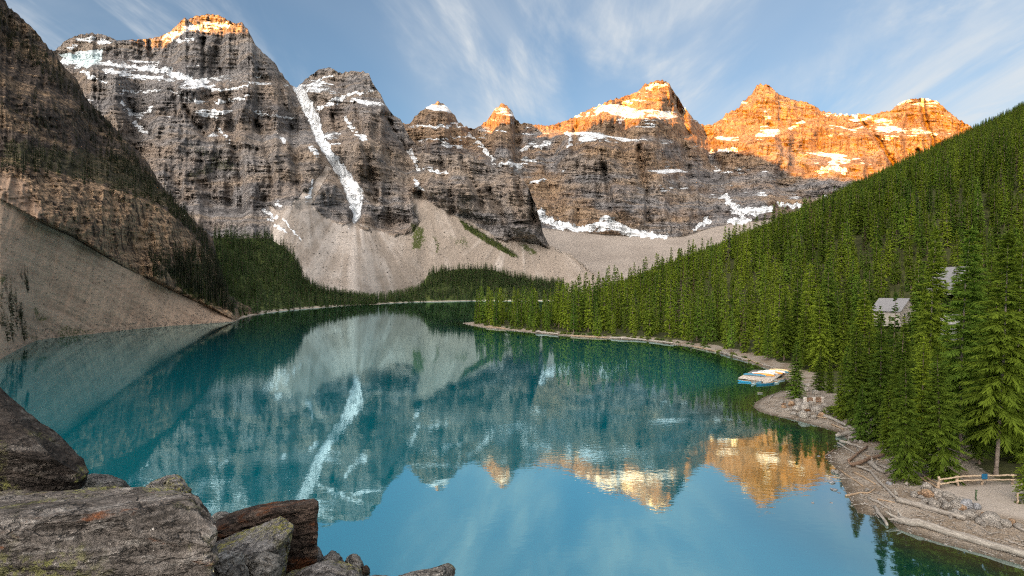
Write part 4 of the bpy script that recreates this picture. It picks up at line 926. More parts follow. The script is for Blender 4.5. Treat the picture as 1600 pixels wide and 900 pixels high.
LICH = (0.30, 0.31, 0.10); RUST = (0.36, 0.12, 0.035)
M_slab = rock_mat('lichened schist', (0.235, 0.21, 0.19), (0.47, 0.445, 0.415), (0.055, 0.047, 0.04), LICH, RUST, (R(-8), R(10), 0), 0.6, 0.25)
M_darkrock = rock_mat('dark schist', (0.085, 0.07, 0.06), (0.21, 0.19, 0.17), (0.025, 0.02, 0.018), LICH, None, (R(-10), R(20), 0), 0.25)
M_rusty = rock_mat('rusty quartzite', (0.10, 0.072, 0.058), (0.22, 0.17, 0.135), (0.035, 0.026, 0.021), None, (0.24, 0.085, 0.03), (R(4), R(-9), 0), 0.0, 0.55)
M_lich = rock_mat('grey rock with yellow lichen', (0.30, 0.285, 0.275), (0.46, 0.445, 0.43), (0.13, 0.12, 0.115), (0.42, 0.40, 0.11), None, (R(6), R(-25), 0), 0.9)
M_pale = rock_mat('pale speckled rock', (0.36, 0.34, 0.31), (0.60, 0.58, 0.55), (0.13, 0.12, 0.105), (0.24, 0.25, 0.11), None, (R(6), R(12), 0), 0.45)
M_greyr = rock_mat('grey lichened rock', (0.28, 0.265, 0.245), (0.48, 0.46, 0.43), (0.10, 0.09, 0.08), LICH, None, (R(-6), R(-14), 0), 0.5)

hull_rock('boulder', [(-260,835,2.9),(0,824,3.0),(180,803,3.1),(296,776,3.35),(309,774,3.4),(332,812,3.25),(337,850,3.15),(340,1150,3.0),(-260,1150,2.7),(-260,780,4.3),(0,770,4.3),(130,761,4.35),(210,765,4.3),(290,767,4.0),(300,1150,4.4),(-260,1150,4.4)], 41, 0.03, 0.026, M_slab,
          'big layered slab with green lichen filling the lower left corner', 0.03, (0.22, -0.25, 1.0), ledges=2.4)
hull_rock('boulder', [(-150,470,5.6),(0,592,5.35),(58,646,5.15),(100,687,5.0),(134,721,4.85),(140,744,4.75),(-150,690,4.3),(0,706,4.35),(72,713,4.42),(128,745,4.6),(128,764,4.8),(60,785,4.7),(-150,795,4.7),(-150,700,6.2),(0,700,6.1),(110,745,5.4)], 43, 0.036, 0.028, M_darkrock,
          'dark overhanging boulder resting on the big slab at the left edge', 0.04, (0.5, -0.2, 1.0), ledges=1.8)
hull_rock('boulder', [(336,813,5.2),(362,797,5.3),(425,784,5.4),(491,779,5.35),(342,826,4.95),(372,813,4.95),(432,797,4.95),(494,785,4.95),(335,842,5.0),(372,852,5.0),(494,832,4.95),(497,850,4.93),(490,868,4.95),(494,884,4.95),(440,930,4.9),(340,930,5.0),(350,930,6.0),(490,930,6.0),(488,800,5.9),(350,830,5.9)], 47, 0.034, 0.018, M_rusty,
          'rust brown slab with a pale flat top jutting over the water', 0.025, (-0.16, -0.15, 1.0), ledges=2.0)
hull_rock('boulder', [(336,846,4.75),(396,826,4.8),(440,806,4.85),(461,818,4.6),(447,838,4.45),(431,858,4.35),(382,870,4.3),(336,880,4.35),(440,930,4.6),(340,930,4.5),(445,850,4.95),(345,880,4.95)], 53, 0.03, 0.012, M_lich,
          'leaning grey block with bright yellow lichen before the rusty slab', 0.015, (0.5, 0.3, 1.0), ledges=0.6)
outline_rock('boulder', [(124,745),(145,739),(172,741),(196,750),(206,762),(196,776),(130,778)], 5.7, 0.5, 57, M_greyr, 'rounded grey rock showing behind the big slab', 0.035)
outline_rock('boulder', [(221,766),(232,754),(243,748),(258,742),(270,746),(281,742),(292,754),(302,768),(296,790),(226,790)], 4.75, 0.3, 59, M_lich, 'small jagged lichen rock on top of the big slab', 0.025, 0.018)
outline_rock('boulder', [(328,808),(340,799),(356,800),(366,808),(350,826),(330,826)], 6.0, 0.4, 61, M_greyr, 'small grey rock tucked behind the rusty slab', 0.04)
outline_rock('boulder', [(334,866),(352,859),(376,862),(384,876),(384,940),(332,940)], 3.9, 0.3, 63, M_pale, 'pale speckled rock against the end of the big slab', 0.026, 0.014)
outline_rock('boulder', [(378,874),(398,864),(424,861),(441,868),(443,884),(432,910),(384,920)], 4.0, 0.3, 65, M_pale, 'pale rounded rock below the lichen block', 0.026, 0.014)
outline_rock('boulder', [(352,890),(372,876),(388,884),(388,930),(350,930)], 3.6, 0.2, 67, M_greyr, 'small grey rock at the bottom edge before the pale rocks', 0.026, 0.012)
outline_rock('boulder', [(443,902),(462,890),(486,880),(516,874),(546,880),(566,888),(574,930),(448,940)], 4.6, 0.5, 69, M_lich, 'long low grey rock with moss at the bottom edge', 0.03, 0.02)
outline_rock('boulder', [(496,884),(506,870),(521,858),(534,866),(542,884),(520,900)], 5.2, 0.35, 71, M_greyr, 'pointed grey rock beside the rusty slab', 0.03, 0.016)
outline_rock('boulder', [(488,880),(489,852),(494,850),(506,868),(512,884),(500,896)], 5.6, 0.3, 73, M_greyr, 'narrow grey rock leaning behind the rusty slab', 0.03, 0.014)
outline_rock('boulder', [(534,882),(546,868),(555,863),(566,874),(572,894),(556,906)], 5.3, 0.3, 75, M_pale, 'small pale pointed rock above the water', 0.03, 0.014)
outline_rock('boulder', [(562,890),(570,881),(577,884),(578,898),(566,902)], 5.2, 0.15, 77, M_rusty, 'tiny dark rock at the end of the rock row', 0.03, 0.01)
outline_rock('boulder', [(606,902),(640,891),(676,884),(703,881),(711,886),(709,902),(680,930),(610,930)], 4.6, 0.5, 79, M_greyr, 'low flat lichened slab at the bottom edge over the water', 0.03, 0.014)
outline_rock('boulder', [(548,904),(580,897),(612,899),(630,912),(600,940),(548,940)], 4.7, 0.4, 81, M_pale, 'low pale rock between the rock row and the flat slab', 0.03, 0.014)

# the mound of blocks that carries the viewpoint
kx, ky = np.meshgrid(np.linspace(-60, 60, 150), np.linspace(-70, 46, 150))
kh = 17.3 - 0.66 * np.maximum(ky, -2) - 0.0 * kx; kh = np.where(ky < -2, 18.6 - 0.25 * np.abs(ky + 2) * 0, kh)
kh = kh - 0.012 * kx ** 2 + 0.5 * np.abs(fbm(kx / 3.5, ky / 3.5, 801, 4)) - 0.5; kh = np.maximum(kh, -8)
kh = np.minimum(kh, np.where((ky > -1), 20 - 0.60 * np.maximum(ky, 0) - 1.9, 18.0))
o = link('ground', mesh_np('ground', np.stack([kx, ky, kh], -1).reshape(-1, 3), grid_faces(150, 150), M_greyr)); tag(o, 'rock mound under the viewpoint', 'ground', kind='structure')

# ---- small stones
def stone_mesh(seed, flat=0.7, sub=1):
    bm = bmesh.new(); bmesh.ops.create_icosphere(bm, subdivisions=sub, radius=0.5)
    r = np.random.RandomState(seed)
    planes = [(v / np.linalg.norm(v), 0.30 + 0.14 * r.rand()) for v in r.randn(7, 3)]
    for v in bm.verts:
        p = np.array(v.co)
        for n_, d_ in planes:
            k = p @ n_
            if k > d_: p = p - n_ * (k - d_) * 0.85
        v.co = Vector(p * np.array([1.0, 0.8 + 0.3 * r.rand() * 0, flat])) * (1 + 0.06 * r.randn())
    co = np.array([v.co[:] for v in bm.verts]); co[:, 2] -= co[:, 2].min() * 0.75
    f = np.array([[v.index for v in fa.verts] for fa in bm.faces]); bm.free()
    return co, f
M_st = [rock_mat('beach stone', (0.33, 0.305, 0.275), (0.42, 0.40, 0.37), (0.21, 0.19, 0.165), grain=0.35, cracks=0.0), rock_mat('warm beach stone', (0.36, 0.24, 0.15), (0.48, 0.36, 0.26), (0.18, 0.12, 0.08), grain=0.4, cracks=0.0), rock_mat('bluish beach stone', (0.33, 0.34, 0.36), (0.48, 0.49, 0.52), (0.18, 0.18, 0.19), grain=0.4, cracks=0.0)]
STONES = [[mesh_np('stone', *stone_mesh(900 + i, [0.75, 0.6, 0.85, 0.55][i], 2), m) for i in range(4)] for m in M_st]
def stone(px, py, wpx, k, label, group, tone=0, asp=1.05, name='boulder'):
    p = on_land(px, py); w = wpx / F * p.y * 1.4
    o = link(name, STONES[tone][k % 4]); rz = (k * 2.399) % 6.28
    o.location = (p.x, p.y, p.z - 0.10 * w); o.rotation_euler = (0.15 * math.sin(k * 3.1), 0.15 * math.cos(k * 1.7), rz); o.scale = (w, w * 0.9, w * asp)
    return tag(o, label, 'boulder', group)
pile = [(1446,765,15,0,'pale boulder at the top end of the stone pile'),(1467.6,776,21,0,'large pale grey boulder crowning the stone pile below the fence'),(1484,782,17,0,'pale flat boulder right of the crowning boulder in the pile'),(1500,785,17,0,None),(1513,793,18,2,'bluish grey rounded boulder in the stone pile'),(1502,796,14,1,'orange brown boulder in the stone pile'),(1492,793,15,0,None),(1496,804,18,0,None),(1479,796,14,0,None),(1461,791,16,0,None),(1450,776,15,1,'warm brown boulder high in the stone pile'),(1439,779,10,0,None),(1429,776,11,0,None),(1446,785,11,0,None),(1472,785,9,0,None),(1479,788,11,0,None),(1527,796,12,2,None),(1513,802,9,0,None),(1515,811,17,0,None),(1523,808,10,0,None),(1529,817,11,0,None),(1545,815,25,0,'long low slab of rock below the gravel clearing'),(1554,822,12,0,None),(1570,820,18,0,'pale block at the lower edge of the gravel clearing'),(1582,819,11,1,None),(1592,824,12,0,None),(1456,796,8,0,None),(1487,802,9,0,None),(1506,806,8,1,None),(1436,772,7,1,None),(1442,790,7,0,None),(1520,800,8,0,None),(1537,822,8,0,None),(1562,826,7,0,None),(1500,812,7,0,None),(1470,800,8,0,None),(1484,808,7,0,None),(1455,783,8,0,None),(1536,806,8,1,None)]
for i, (px, py, w, tone, lab) in enumerate(pile): stone(px, py, w, i, lab or 'grey stone in the pile below the log fence', 'stones of the pile below the log fence', tone)
crib_rocks = [(1245,641,15,0),(1262,640,16,0),(1277,643,15,0),(1254,652,14,0),(1250,633,12,0),(1236,634,10,1),(1268,632,9,0),(1290,637,10,0),(1240,648,10,0),(1264,650,9,0),(1231,642,8,0),(1284,651,9,1),(1247,627,10,0),(1258,627,8,0),(1225,637,7,1),(1272,654,8,0),(1294,646,8,0),(1260,612,9,0),(1250,602,10,0),(1275,616,9,0),(1263,604,10,0),(1222,629,6,0)]
for i, (px, py, w, tone) in enumerate(crib_rocks): stone(px, py, w, i + 3, 'large pale boulder on the bank by the timber crib' if w > 13 else 'pale rock among the boulders by the timber crib', 'boulders by the timber crib', tone)
for i, (px, py, w, tone) in enumerate([(1327,680,8,0),(1336,678,8,0),(1344,676,9,0),(1350,680,8,0),(1331,686,9,0),(1341,686,8,0),(1350,688,10,1),(1337,692,7,0),(1346,693,8,0),(1356,684,7,0),(1326,692,6,0),(1308,740,7,0),(1315,743,6,0),(1302,738,6,0),(1390,757,9,2),(1355,768,7,0)]):
    stone(px, py, w, i + 1, 'pale stone in the cluster between the driftwood logs', 'stones between the driftwood logs', tone)
for px, py, w in ((1300,754,10),(1303,765,11),(1270,786,5),(1299,786,5),(1291,750,6),(1296,712,5),(1311,770,5),(1279,713,5)):
    stone(px, py, w, int(px), 'dark wet rock breaking the water off the beach', 'rocks in the shallows', 2, 0.5)

def stone_field(name, pos, size, mat, label, seed):
    r = np.random.RandomState(seed); V, Fc = [], []; n0 = 0
    base = [stone_mesh(950 + i, 0.65, 1) for i in range(4)]
    for i, (p, s) in enumerate(zip(pos, size)):
        co, f = base[i % 4]; a = r.rand() * 6.28; c_, s_ = math.cos(a), math.sin(a)
        q = co * np.array([1, 0.75 + 0.4 * r.rand(), 0.8]) * s
        V.append(np.stack([q[:, 0] * c_ - q[:, 1] * s_, q[:, 0] * s_ + q[:, 1] * c_, q[:, 2] - 0.12 * s], 1) + p); Fc.append(f + n0); n0 += len(co)
    o = link(name, mesh_np(name, np.concatenate(V), np.concatenate(Fc), mat)); return tag(o, label, 'gravel', kind='stuff')
r9 = np.random.RandomState(9)
sx = r9.rand(60000) * 150 - 40; sy = 36 + r9.rand(60000) ** 1.5 * 320; sd_ = land_d(sx, sy)
kk = (sd_ > -0.25) & (sd_ < 3 + 8 * (1 - sst(sy, 85, 130))) & (sdf(sx, sy, CLEAR) < -0.3) & (r9.rand(60000) < np.where(sy < 110, 1.0, 0.8))
sx, sy = sx[kk][:5200], sy[kk][:5200]
ssz = (0.10 + 0.32 * r9.rand(len(sx)) ** 3) * (1 + 1.2 * sst(sy, 100, 200))
bx = 18 + r9.rand(40000) * 60; by = 36 + r9.rand(40000) * 75; bd_ = land_d(bx, by)
kk = (bd_ > -0.2) & (bd_ < 11) & (sdf(bx, by, CLEAR) < -0.3); bx, by = bx[kk][:3600], by[kk][:3600]
sx = np.concatenate([sx, bx]); sy = np.concatenate([sy, by]); ssz = np.concatenate([ssz, 0.07 + 0.24 * r9.rand(len(bx)) ** 3])
stone_field('gravel', np.stack([sx, sy, land_h(sx, sy)], 1), ssz, M_st[0], 'loose cobbles strewn along the right shore', 10)
def on_terrain(T, mask, n, seed):
    r = np.random.RandomState(seed); w = mask.ravel() * T.Y3.ravel() ** 2; ii = r.choice(len(w), n, True, w / w.sum())
    p = np.stack([T.X3.ravel()[ii], T.Y3.ravel()[ii], T.Z3.ravel()[ii]], 1); return p + (r.rand(n, 3) - 0.5) * np.array([1, 1, 0]) * T.y0 / 850
M_scr = rock_mat('scree block', (0.36, 0.29, 0.235), (0.48, 0.41, 0.35), (0.20, 0.155, 0.125), grain=0.3)
M_scr2 = rock_mat('grey scree block', (0.42, 0.38, 0.34), (0.56, 0.52, 0.48), (0.25, 0.22, 0.20), grain=0.1)
mS = (S.T < 0.98) & (S.PX > -120); p_ = on_terrain(S, mS.astype(float) * (0.25 + sst(fbm(S.PX / 30, S.PY / 30, 820, 3), 0, 0.4) + 1.5 * (S.T < 0.12)), 4200, 21)
stone_field('rubble', p_, 0.30 + 0.9 * r9.rand(len(p_)) ** 4 + 0.15, M_scr, 'loose blocks on the brown scree cone', 22)
mA = (A.attr['talus'] > 0.6) & (A.PX > 380); p_ = on_terrain(A, mA.astype(float) * (0.15 + sst(fbm(A.PX / 25, A.PY / 25, 822, 3), 0, 0.4)), 5000, 23)
stone_field('rubble', p_, 1.6 + 4.5 * r9.rand(len(p_)) ** 4, M_scr2, 'loose blocks on the grey scree fans', 24)

# ------------------------------------------------------------------ driftwood
def wood_mat(name, col, dark):
    m, t, b, _ = new_mat(name)
    g = NOISE(t, COORD(t, (1, 14, 14)), 1.2, 6, 0.65, 0.3); f = NOISE(t, COORD(t), 6, 5, 0.6)
    c = MIXC(t, RAMP(t, g, 0.35, 0.65), dark, col); c = MIXC(t, MATH(t, 'MULTIPLY', RAMP(t, f, 0.5, 0.7), 0.5), c, tuple(0.6 * q for q in dark))
    L(t, c, b.inputs['Base Color']); BUMP(t, b, g, 0.6, 0.03); return m
M_dw = wood_mat('weathered driftwood', (0.36, 0.335, 0.30), (0.18, 0.16, 0.14)); M_dwb = wood_mat('brown driftwood', (0.24, 0.165, 0.12), (0.11, 0.075, 0.055)); M_dwt = wood_mat('tan driftwood', (0.38, 0.29, 0.20), (0.21, 0.15, 0.10))
def tube(pts, rad, seed, sides=8, rough=0.10):
    """a tapering, slightly crooked stem through pts"""
    r = np.random.RandomState(seed); pts = np.array(pts, float); n = max(7, len(pts) * 3)
    tt = np.linspace(0, 1, len(pts)); ts = np.linspace(0, 1, n)
    c = np.stack([np.interp(ts, tt, pts[:, k]) for k in range(3)], 1); ra = np.interp(ts, np.linspace(0, 1, len(rad)), rad)
    c[1:-1] += r.randn(n - 2, 3) * ra[1:-1, None] * 0.22
    d = np.gradient(c, axis=0); d /= np.linalg.norm(d, axis=1)[:, None]
    s1 = np.cross(d, [0.03, 0.05, 1.0]); s1 /= np.linalg.norm(s1, axis=1)[:, None]; s2 = np.cross(s1, d)
    V = []
    for i in range(n):
        for k in range(sides):
            a = k * 6.2832 / sides; q = ra[i] * (1 + rough * r.randn())
            V.append(c[i] + s1[i] * math.cos(a) * q + s2[i] * math.sin(a) * q)
    f = [[i * sides + k, i * sides + (k + 1) % sides, (i + 1) * sides + (k + 1) % sides, (i + 1) * sides + k] for i in range(n - 1) for k in range(sides)]
    V.append(c[0] - d[0] * ra[0] * 0.2); V.append(c[-1] + d[-1] * ra[-1] * 0.2); m = len(V)
    t3 = [[m - 2, (k + 1) % sides, k] for k in range(sides)] + [[m - 1, (n - 1) * sides + k, (n - 1) * sides + (k + 1) % sides] for k in range(sides)]
    return np.array(V), [np.array(f), np.array(t3)]
def log(seq, wpx, label, mat=None, taper=0.6, lift=0.0, branches=(), seed=0, group='driftwood logs on the beach', name='driftwood_log'):
    pts = []
    for q in seq:
        p = on_land(q[0], q[1]); w = wpx * 0.85 / F * p.y / 2
        pts.append((p.x, p.y, max(p.z, 0.0) + w * 0.75 + lift + (q[2] if len(q) > 2 else 0)))
    w0 = wpx * 0.85 / F * pts[0][1] / 2
    V, fl = tube(pts, [w0, w0 * (1 + taper) / 2, w0 * taper], seed + 5)
    c = V.mean(0); c[2] = V[:, 2].min()
    ax = np.array(pts[-1]) - np.array(pts[0]); ang = math.atan2(ax[1], ax[0]); ca, sa = math.cos(-ang), math.sin(-ang)
    def loc(v): q = v - c; return np.stack([q[:, 0] * ca - q[:, 1] * sa, q[:, 0] * sa + q[:, 1] * ca, q[:, 2]], 1)
    o = link(name, mesh_np(name, loc(V), fl, mat or M_dw)); o.location = c; o.rotation_euler = (0, 0, ang)
    for i, (t_, dx, dy, dz, rr) in enumerate(branches):
        a = np.array(pts[0]) + ax * t_; Vb, fb = tube([a, a + np.array([dx, dy, dz]) * 0.5, a + np.array([dx, dy, dz])], [w0 * rr, w0 * rr * 0.7, w0 * rr * 0.3], seed + 50 + i, 6)
        link('branch', mesh_np('branch', loc(Vb), fb, mat or M_dw), o)
    return tag(o, label, 'log', group)
log([(1404,818),(1440,824),(1520,848),(1640,884)], 14, 'long thick grey log lying along the water edge', taper=0.9, branches=((0.03, -0.9, 0.8, 0.55, 0.6), (0.0, -1.1, -0.3, 0.25, 0.5), (0.06, -0.2, 0.9, 0.8, 0.4)), seed=1)
log([(1402,785),(1450,797),(1508,814)], 10, 'thick grey log below the stone pile', taper=0.8, branches=((0.0, -0.2, 0.1, 1.0, 0.8),), seed=2)
log([(1333,727),(1360,739),(1402,783)], 5, 'long thin grey log running down to the thick log', seed=3)
log([(1331,731),(1358,722),(1385,713)], 7, 'dark brown log lying across the driftwood', M_dwb, 0.75, 0.15, ((0.0, -0.3, 0.2, 0.4, 0.7), (0.05, -0.1, -0.4, 0.1, 0.6)), seed=4)
log([(1326,723),(1340,713),(1355,701)], 5, 'short dark log slanting above the brown log', M_dwb, 0.7, 0.15, seed=5)
log([(1277,647),(1305,658),(1335,674)], 6.5, 'long pale bleached log behind the upper stones', taper=0.7, seed=6)
log([(1307,683),(1325,679),(1342,676)], 7, 'stout pale log with its tip over the water', taper=1.3, seed=7)
log([(1313,691),(1330,696),(1348,702)], 5.5, 'pale split log at the top of the gravel bar', seed=8)
log([(1309,693),(1330,706),(1350,717)], 3.4, 'thin pale pole across the gravel bar', seed=9)
log([(1312,735),(1330,748),(1348,761)], 3.4, 'thin tan pole near the water below the bar', M_dwt, seed=10)
log([(1334,739),(1350,747),(1368,758)], 4.5, 'tan log in the middle of the driftwood', M_dwt, seed=11)
log([(1360,727),(1370,735),(1383,741)], 10, 'chunky pale root stump among the driftwood', taper=0.5, branches=((0.1, 0.2, 0.3, 0.7, 0.5), (0.3, 0.5, 0.2, 0.6, 0.4), (0.8, 0.5, -0.5, 0.1, 0.4)), seed=12)
log([(1377,730),(1394,737)], 5.5, 'short pale log right of the root stump', seed=13)
log([(1321,776),(1345,771),(1358,772),(1368,764)], 3.6, 'curved tan branch at the water edge', M_dwt, seed=14)
log([(1357,780),(1375,788),(1394,799)], 5, 'pale log above the long thick log', seed=15)
log([(1367,794),(1386,822)], 6, 'grey log dipping into the water', taper=0.8, seed=16)
log([(1371,781),(1398,786)], 3.2, 'thin tan stick beside the thin grey log', M_dwt, seed=17)
log([(1290,713),(1304,703)], 3, 'dark stick at the edge of the gravel bar', M_dwb, seed=18)
log([(1436,748),(1466,766)], 3.6, 'brown pole leaning by the fence end', M_dwt, 0.9, 0.1, seed=19)
log([(1441,747),(1468,762)], 3.0, 'second brown pole beside the fence end', M_dwt, 0.9, 0.2, seed=20)
log([(1416,760),(1418,752)], 5, 'small forked stump at the foot of the bright spruce', M_dw, 0.6, 0.1, ((0.5, 0.3, 0.1, 0.7, 0.7),), seed=21)
log([(1586,825),(1612,838)], 6, 'pale log at the right edge of the beach', seed=22)
log([(1569,844),(1590,852)], 4, 'small pale log low on the beach', seed=23)
log([(1264,650),(1292,655)], 3.5, 'thin tan log below the boulders by the crib', M_dwt, seed=24)
log([(1202,624),(1209,618)], 3.0, 'short pale plank of driftwood on the gravel spit', seed=25)
log([(1184,615),(1192,615)], 2.5, 'little log floating off the gravel spit', seed=26)
log([(1340,703),(1350,722)], 3.5, 'thin pale pole crossing under the dark log', seed=27)
log([(1352,712),(1374,720)], 4.0, 'tan broken pole behind the brown log', M_dwt, seed=28)
log([(1384,714),(1396,732)], 3.4, 'thin grey branch beside the beach spruce', seed=29)
log([(1300,664),(1318,672)], 3.6, 'tan stick at the water edge below the bleached log', M_dwt, seed=30)
log([(1312,668),(1338,671)], 3.4, 'grey stick beside the bleached log', seed=31)
for k, (a, b2) in enumerate([((892,525.5),(948,528.5)),((955,528.6),(1010,532)),((1015,533),(1052,537.5)),((1082,542),(1122,550.5)),((1095,543),(1140,555)),((1128,552),(1168,564)),((1160,560),(1192,571)),((1190,570),(1212,577)),((838,519.8),(872,523)),((760,511.5),(790,514.5))]):
    log([a, ((a[0] + b2[0]) / 2, (a[1] + b2[1]) / 2 - 0.3), b2], 3.0 + (k % 3) * 0.7, ['long pale log stranded on the gravel shore of the point', 'pale log at the waterline before the wood', 'bleached log low on the shore before the wood', 'thick pale log on the shore short of the dock', 'grey log behind the thick pale shore log', 'pale log beside the cove near the dock', 'bleached log on the bank behind the dock', 'stout log on the rocks at the dock', 'thin pale log on the outer shore of the point', 'pale log near the tip of the point'][k], M_dw if k % 3 else M_dwt, seed=60 + k, group='logs stranded along the far shore')

tx = 20 + r9.rand(6000) * 55; ty = 38 + r9.rand(6000) * 60; td = land_d(tx, ty); kk = (td > 0.1) & (td < 9) & (sdf(tx, ty, CLEAR) < -0.5); tx, ty = tx[kk][:420], ty[kk][:420]
Vt, Ft, nn = [], [], 0
for i in range(len(tx)):
    a = r9.rand() * 6.28; ln = 0.25 + 1.1 * r9.rand() ** 2; p = np.array([tx[i], ty[i], gz(tx[i], ty[i]) + 0.04]); dv = np.array([math.cos(a), math.sin(a), 0.06 * r9.randn()]) * ln
    V_, f_ = tube([p - dv, p + np.array([0, 0, 0.04]), p + dv], [0.035 + 0.02 * r9.rand(), 0.02], 5000 + i, 4, 0.1); Vt.append(V_); Ft.append((f_, nn)); nn += len(V_)
o = link('debris', mesh_np('debris', np.concatenate(Vt), [np.concatenate([f[0] + k for f, k in Ft]), np.concatenate([f[1] + k for f, k in Ft])], M_dw)); tag(o, 'scattered grey twigs and sticks on the beach', 'debris', kind='stuff')

# ------------------------------------------------------------------ shrubs
def bush_mesh(seed, n=420, w=0.22):
    r = np.random.RandomState(seed); d = r.randn(n, 3); d[:, 2] = np.abs(d[:, 2]); d /= np.linalg.norm(d, axis=1)[:, None]
    lob = 1 + 0.3 * noise2(np.arctan2(d[:, 1], d[:, 0]) * 1.3, d[:, 2] * 2, seed)
    p = d * (0.35 + 0.65 * r.rand(n) ** 0.5)[:, None] * lob[:, None] * np.array([1, 1, 0.85])
    v = d + r.randn(n, 3) * 0.5; v /= np.linalg.norm(v, axis=1)[:, None]; s = np.cross(v, r.randn(n, 3)); s /= np.linalg.norm(s, axis=1)[:, None]
    ln = 0.20 + 0.16 * r.rand(n)
    q = np.stack([p, p + v * (ln * 0.5)[:, None] + s * (ln * w)[:, None] * 1.4, p + v * ln[:, None], p + v * (ln * 0.5)[:, None] - s * (ln * w)[:, None] * 1.4], 1).reshape(-1, 3)
    return q, np.arange(n * 4).reshape(n, 4)
M_bush = leaf_mat('willow leaves', (0.075, 0.11, 0.018), (0.15, 0.19, 0.035), 0.35); M_bushr = leaf_mat('russet leaves', (0.20, 0.085, 0.02), (0.26, 0.13, 0.035))
BUSH = [mesh_np('shrub', *bush_mesh(40 + i), M_bush) for i in range(3)]; BUSHR = mesh_np('shrub', *bush_mesh(47, 220), M_bushr)
def shrub(px, py, wpx, k, label, group='shrubs along the shore', me=None, asp=0.9):
    p = on_land(px, py); w = wpx / F * p.y / 2
    o = link('shrub', me or BUSH[k % 3]); o.location = (p.x, p.y, p.z - 0.05 * w); o.scale = (w, w, w * asp); o.rotation_euler = (0, 0, k * 1.9)
    return tag(o, label, 'shrub', group)
shrub(1305,647,30,0,'round green bush beside the boulders of the timber crib'); shrub(1318,650,24,1,'green bush right of the round bush by the crib')
shrub(1427,757,22,2,'low bush at the foot of the bright beach spruce'); shrub(1488,756,14,0,'leafy shrub growing through the log fence')
shrub(1225,633,7,0,'russet shrub on the gravel spit', me=BUSHR); shrub(1262,643,9,1,'russet shrub among the crib boulders', me=BUSHR); shrub(1590,786,8,2,'small plant at the foot of the end post')
shrub(1330,664,12,1,'low green shrub behind the bleached log')
for k in range(40):
    f_ = k / 39; px = 745 + f_ * 440; pyb = np.interp(px, [q[0] for q in SHORE_PX[:15]], [q[1] for q in SHORE_PX[:15]])
    shrub(px + rnd.uniform(-5, 5), pyb - 2.6 - 2.0 * rnd.random(), rnd.uniform(5, 11), k, 'light green shrub on the shore of the point' if px < 900 else 'light green shrub behind the long gravel shore', 'shrubs at the forest edge')
# ------------------------------------------------------------------ built things
def boxm(bm, c, s, rz=0.0):
    r = bmesh.ops.create_cube(bm, size=1.0); M_ = Matrix.Translation(c) @ Matrix.Rotation(rz, 4, 'Z') @ Matrix.Diagonal((*s, 1)); bmesh.ops.transform(bm, matrix=M_, verts=r['verts']); return r['verts']
def fin(name, bm, mat, parent=None, bev=0.0):
    if bev: bmesh.ops.bevel(bm, geom=bm.edges[:], offset=bev, segments=1, affect='EDGES', clamp_overlap=True)
    me = bpy.data.meshes.new(name); bm.to_mesh(me); bm.free(); me.materials.append(mat); return link(name, me, parent)
def box(name, c, s, mat, parent=None, rz=0.0, bev=0.0):
    bm = bmesh.new(); boxm(bm, c, s, rz); return fin(name, bm, mat, parent, bev)
M_rail = wood_mat('peeled log rail', (0.50, 0.40, 0.29), (0.33, 0.25, 0.175)); M_post = wood_mat('log post', (0.46, 0.37, 0.28), (0.28, 0.21, 0.15))
M_blue = plain('blue sign paint', (0.015, 0.11, 0.22), 0.5, 0.1)
# ---- log fence
f0 = on_land(1467, 764); fz = [on_land(*q) for q in ((1467,764),(1496,760),(1535,757.5),(1582,757))]
fr_ = empty('log_fence', f0); tag(fr_, 'two-rail log fence round the gravel clearing', 'fence')
def rel(v): return Vector(v) - f0
def rod(name, a, b_, r0, r1, mat, parent, seed):
    V, fl = tube([a, tuple((p + q) / 2 for p, q in zip(a, b_)), b_], [r0, (r0 + r1) / 2, r1], seed, 8, 0.05); return link(name, mesh_np(name, V, fl, mat), parent)
for i, q in enumerate(fz):
    a = rel(q); rod('post', a + Vector((0, 0, -0.3)), a + Vector((0, 0, 1.18 if i < 1 else 1.0)), 0.13, 0.12, M_post, fr_, 300 + i)
for i in range(3):
    a, b2 = rel(fz[i]), rel(fz[i + 1])
    for k, h in enumerate((0.92, 0.50)):
        dv = (b2 - a).normalized() * 0.25
        rod('rail', a + Vector((0, -0.1, h)) - dv * (i > 0) + Vector((0, 0, 0.03 * (i % 2))), b2 + Vector((0, -0.1, h)) + dv, 0.085, 0.075, M_rail, fr_, 310 + i * 2 + k)
# ---- blue notice on the fence
sp = fz[2]; sg = empty('notice_sign', (sp.x, sp.y - 0.24, sp.z + 0.62)); tag(sg, 'small blue notice board fixed to the log fence', 'sign')
box('board', (0, 0, 0.26), (0.56, 0.04, 0.52), M_blue, sg, bev=0.012)
M_green = plain('green stake paint', (0.06, 0.09, 0.05), 0.7, 0.3)
for px, py, h, m_, lab in ((1525,783,0.95,M_green,'short dark green stake in the gravel clearing'), (1590,788,0.9,M_post,'weathered stub post at the right of the clearing')):
    p = on_land(px, py); o = empty('marker_post', p); tag(o, lab, 'post'); rod('shaft', Vector((0, 0, -0.2)), Vector((0.02, 0, h)), 0.075, 0.07, m_, o, 330 + px); box('cap', (0.02, 0, h + 0.02), (0.17, 0.17, 0.05), m_, o, bev=0.01)
